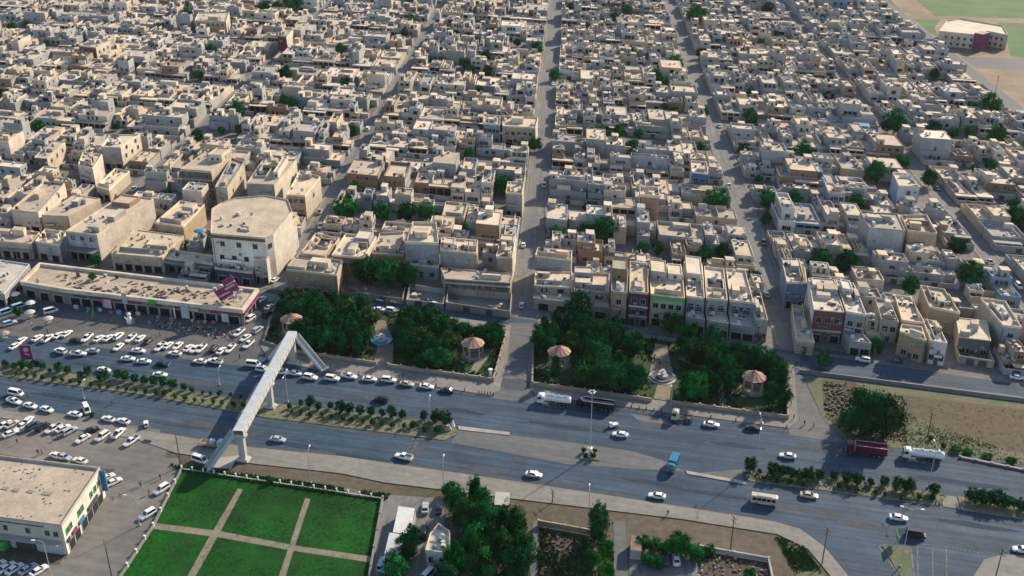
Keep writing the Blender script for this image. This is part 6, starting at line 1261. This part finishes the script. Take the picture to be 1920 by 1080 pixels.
lamp(1688, 1062, 17, 'tall twin-armed lamp rising from the junction island', 2, TH); lamp(262, 985, 9, 'curved lamp beside the lawn lane', 1, math.pi); lamp(98, 1085, 11, 'lamp before the cream shop building front', 1, math.pi); lamp(583, 906, 10, 'grey lamp on the pavement above the lawn fence', 1, HST); lamp(412, 722, 5, 'short lamp on the median left of the footbridge', 1, HST)
lamp(158, 748, 5, 'short lamp post by the lower car park kerb', 1, HST); lamp(832, 912, 8, 'thin lamp on the pavement above the grove', 1, HST); lamp(1103, 988, 11, 'thin lamp beside the lone poplar', 1, HST); lamp(1258, 760, 5, 'lamp at the gate of the east park', 1, HST)
def utility(x, y, h, label):
    g = G(x, y, .02); t = thing('utility_pole', label, 'utility pole', g, HST+.5, 'wooden utility poles'); b = MB(); b.tube((0, 0, -.1), (0, 0, h), .16, .1, 8); part('pole', b.mesh('pole', ['bark']), t)
    for z in (h-.4, h-1.5): b = MB(); b.box((0, 0, z), (2.0, .12, .14)); part('crossarm', b.mesh('crossarm', ['bark']), t)
    for xx in (-.85, 0, .85): b = MB(); b.lathe((xx, 0, h-.33), [(.07, 0), (.11, .15), (.05, .3), (0, .32)], 6); part('insulator', b.mesh('insulator', ['frame']), t)
utility(339, 874, 11.5, 'utility pole standing at the lawn corner by the road'); utility(211, 1088, 12, 'utility pole beside the lane at the bottom left'); utility(1541, 1058, 11, 'utility pole on the curved pavement'); utility(1866, 1085, 9, 'utility pole at the bottom right corner'); utility(1369, 1036, 11, 'utility pole by the second dark plot'); utility(1739, 818, 8, 'utility pole on the weedy waste ground'); utility(1036, 942, 4, 'short pole on the pavement right of the grove'); utility(1865, 180, 12, 'far pole on the open ground by the eastern fields')
for k, nm in ((-1, 'the diagonal street'), (0, 'the long central street'), (1, 'the second side street'), (2, 'the third side street')):
    a, hw = STREETS[k]; tops = []
    for i, bb in enumerate((14, 46, 80, 116, 154, 194, 236)):
        x, y = F(a+hw+.5, bb); t = thing('utility_pole', f"thin pole along {nm} between the houses, {nth(i+1)} from its near end", 'utility pole', (x, y, .1), HST, 'poles along the side streets'); hh = 8.5
        b = MB(); b.tube((0, 0, -.1), (0, 0, hh), .13, .08, 6); part('pole', b.mesh('pole', ['darksteel']), t); b = MB(); b.box((0, 0, hh-.4), (.12, 1.8, .12)); part('crossarm', b.mesh('crossarm', ['darksteel']), t); tops.append(Vector((x, y, hh-.3)))
    b = MB()
    for p0, p1 in zip(tops, tops[1:]):
        for off in (-.7, .7):
            for j in range(6):
                f = lambda u: p0+(p1-p0)*u+EX*off*.8+Vector((0, 0, -4*.7*u*(1-u))); b.tube(f(j/6), f((j+1)/6), .02, .02, 3, caps=False)
    tag(b.build('overhead_cable', ['darksteel']), f"sagging overhead cables strung along {nm}", 'cable', 'overhead cables')
def mast():
    g = G(1106, 853, .3); t = thing('light_mast', 'tall slim floodlight mast on the small planted traffic island', 'light mast', g); b = MB(); b.tube((0, 0, -.05), (0, 0, 21), .18, .08, 10); part('pole', b.mesh('pole', ['steel']), t)
    b = MB(); b.lathe((0, 0, 0), [(1.2, 0), (1.1, .7), (.6, 1.0), (.5, 2.2), (.7, 2.4), (0, 2.6)], 10); part('pedestal', b.mesh('pedestal', ['white']), t)
    b = MB(); b.lathe((0, 0, 20.6), [(.6, 0), (.75, .1), (.6, .2)], 12); part('crown_ring', b.mesh('crown_ring', ['steel']), t)
    for k in range(6): a = k*1.047; b = MB(); b.box((.85*math.cos(a), .85*math.sin(a), 20.6), (.4, .3, .3), rot=a); part('lamp_head', b.mesh('lamp_head', ['white']), t)
mast()
g = G(840, 806, .2); t = thing('monument', 'small grey stone marker under the trees at the median tip', 'monument', g); b = MB(); b.box((0, 0, .4), (2, 1.2, .8), taper=.9); b.box((0, 0, 1.2), (1.2, .6, .8)); part('block', b.mesh('block', ['concrete']), t)
g = G(849, 799, .2); t = thing('post_marker', 'white pointed marker at the very tip of the long median', 'marker', g); b = MB(); b.lathe((0, 0, 0), [(.7, 0), (.5, .8), (.2, 2.0), (0, 2.3)], 8); part('block', b.mesh('block', ['white']), t)
g = G(920, 708, .16); t = thing('pillar_shrine', 'white and orange pillar at the west park wall corner', 'pillar', g); b = MB(); b.box((0, 0, 1.4), (.9, .9, 2.8)); b.box((0, 0, 2.95), (1.2, 1.2, .3)); part('shaft', b.mesh('shaft', ['white']), t); b = MB(); b.box((0, -.47, 1.0), (.6, .05, 1.0)); part('plaque', b.mesh('plaque', ['tile']), t)
g = G(280, 826, .02); t = thing('concrete_block', 'pale concrete slab lying at the end of the lower car park', 'slab', g, TH); b = MB(); b.box((0, 0, .35), (2.4, 1.3, .7), taper=.92); part('slab', b.mesh('slab', ['pave']), t)
# ---------------------------------------------------------------- people
def person_mesh(pose, cols):
    J = {'pel': (0, 0, .95), 'ch': (0, 0, 1.28), 'nk': (0, 0.0, 1.5), 'hd': (0, .02, 1.62), 'top': (0, .02, 1.74), 'sl': (-.19, 0, 1.42), 'sr': (.19, 0, 1.42)}
    st = {'stand': (0, 0), 'walk': (.26, -.26), 'stride': (.34, -.3)}[pose]
    for s, k in ((-1, 0), (1, 1)):
        f = st[k]; q = 'lr'[k]; J['h'+q] = (s*.1, 0, .88); J['k'+q] = (s*.1, f*.55+.03, .48); J['a'+q] = (s*.1, f-.04*(f < 0), .07); J['t'+q] = (s*.11, f+.17, .04)
        J['e'+q] = (s*.25, -f*.4, 1.14); J['w'+q] = (s*.25, -f*.8+.1, .9); J['n'+q] = (s*.25, -f*.9+.13, .8)
    E = [('pel', 'ch'), ('ch', 'nk'), ('nk', 'hd'), ('hd', 'top'), ('ch', 'sl'), ('ch', 'sr')]
    for q, sh in (('l', 'sl'), ('r', 'sr')): E += [('pel', 'h'+q), ('h'+q, 'k'+q), ('k'+q, 'a'+q), ('a'+q, 't'+q), (sh, 'e'+q), ('e'+q, 'w'+q), ('w'+q, 'n'+q)]
    K = list(J); rad = {'pel': .15, 'ch': .17, 'nk': .065, 'hd': .1, 'top': .075, 'sl': .075, 'sr': .075}
    for q in 'lr': rad.update({'h'+q: .1, 'k'+q: .075, 'a'+q: .055, 't'+q: .045, 'e'+q: .05, 'w'+q: .038, 'n'+q: .04})
    me = bpy.data.meshes.new('person_frame'); me.from_pydata([J[k] for k in K], [(K.index(a), K.index(b)) for a, b in E], []); o = bpy.data.objects.new('person_frame', me); COL.objects.link(o)
    o.modifiers.new('skin', 'SKIN'); me.skin_vertices or None
    for i, k in enumerate(K): me.skin_vertices[0].data[i].radius = (rad[k]*(1.15 if k in ('pel', 'ch') else 1), rad[k]*(.75 if k in ('pel', 'ch') else 1)); me.skin_vertices[0].data[i].use_root = k == 'pel'
    sb = o.modifiers.new('sub', 'SUBSURF'); sb.levels = 1; sb.render_levels = 1
    dg = bpy.context.evaluated_depsgraph_get(); m2 = bpy.data.meshes.new_from_object(o.evaluated_get(dg)); bpy.data.objects.remove(o)
    m2.name = 'person'; m2.materials.clear()
    for c in cols: m2.materials.append(c)
    for p in m2.polygons:
        z, x = p.center.z, abs(p.center.x); p.material_index = 3 if z < .09 else (1 if z < .98 and x < .22 else (0 if z < 1.47 and not (x > .2 and z < 1.0) else (3 if z > 1.66 or (z > 1.55 and p.center.y < -.02) else 2))); p.use_smooth = True
    return m2
def cloth(n, c): return plain(n, c, .85)
SK, HR = cloth('skin', (.30, .18, .12)), cloth('hair', (.015, .012, .01))
TOPS = [cloth('dark_shirt', (.02, .022, .03)), cloth('white_shirt', (.5, .49, .46)), cloth('blue_shirt', (.05, .08, .16)), cloth('red_shirt', (.2, .03, .03))]; LEGS = [cloth('dark_trousers', (.018, .02, .026)), cloth('grey_trousers', (.1, .1, .1))]
PM = {}
for pose in ('stand', 'walk', 'stride'):
    for i, tp in enumerate(TOPS): PM[pose, i] = person_mesh(pose, [tp, LEGS[i % 2], SK, HR]) if i == 0 or True else None
hairm = MB(); hairm.lathe((0, -.01, 1.66), [(.118, 0), (.122, .05), (.09, .105), (0, .13)], 10); hairm = hairm.mesh('hair', [HR])
PPL = """52,745,0,stand,standing on the road beside the lower car park|211,758,0,stride,walking alone on the carriageway below the median|33,832,3,stand,squatting place beside the dark cars of the lower car park|72,852,0,walk,left of two walking behind the cream shop building|79,852,3,walk,right of two walking behind the cream shop building|108,824,0,stand,beside the white pickup in the lower car park
264,913,0,stride,crossing the lane beside the cream shop building|301,899,0,walk,beside the parked white car on the lawn lane|280,927,2,walk,between the lane and the parked cars by the lawn|450,673,0,stand,alone in the gap right of the market car park|210,608,0,walk,right one of a pair on the market forecourt edge|198,606,2,walk,left one of a pair on the market forecourt edge|293,614,0,stand,on the market forecourt near the laid out goods
1493,685,0,walk,at the corner of the dirt lot street|1524,690,0,stand,on the street corner left of the young tree|1557,686,0,walk,right beside the young light green tree|1643,701,0,stand,left of a dark clothed pair by the low wall|1650,703,2,stand,right of a dark clothed pair by the low wall|1758,697,0,walk,alone on the street behind the dirt lot|1508,797,0,stride,walking toward the main road beside the dirt lot
1488,786,0,stand,standing on the pavement corner of the east park|1525,801,2,walk,on the dusty verge right of the east park|1483,761,0,stand,beside the right wall of the east park|1252,966,0,stride,on the lower pavement below the white car|1241,781,0,walk,stepping off the kerb before the east park|640,716,0,walk,beside the line of cars before the west park|756,706,0,walk,on the pavement of the west park, left one|818,714,2,walk,on the pavement of the west park, right one
620,690,0,stand,below the footbridge stair end|535,690,0,walk,among the cars under the footbridge|355,610,0,stand,by a shopfront in the middle of the market|400,620,2,walk,by a shopfront near the right end of the market|1033,985,0,stand,at the gate of the brick walled plot""".replace('\n', '|').split('|')
CN = {0: 'dark', 1: 'white', 2: 'blue', 3: 'red'}
for i, (x, y) in enumerate(((140, 586), (165, 590), (230, 600), (268, 604), (312, 608), (338, 612), (375, 616), (420, 621), (118, 600), (60, 612), (470, 600), (495, 585), (90, 625), (400, 636), (300, 630))):
    PPL.append(f"{x},{y},{i % 4},{('stand', 'walk', 'stride')[i % 3]},{nth(i+1)} of the strollers in front of the market shops")
for s in PPL:
    x, y, c, pose, l = s.split(',', 4); c = int(c); g = G(float(x), float(y), .03); t = thing('person', f"person in {CN[c]} top {l.replace('squatting place ', '')}", 'person', g, rng.uniform(0, 6.28), 'people on foot')
    part('body', PM[pose, c], t); part('hair', hairm, t)
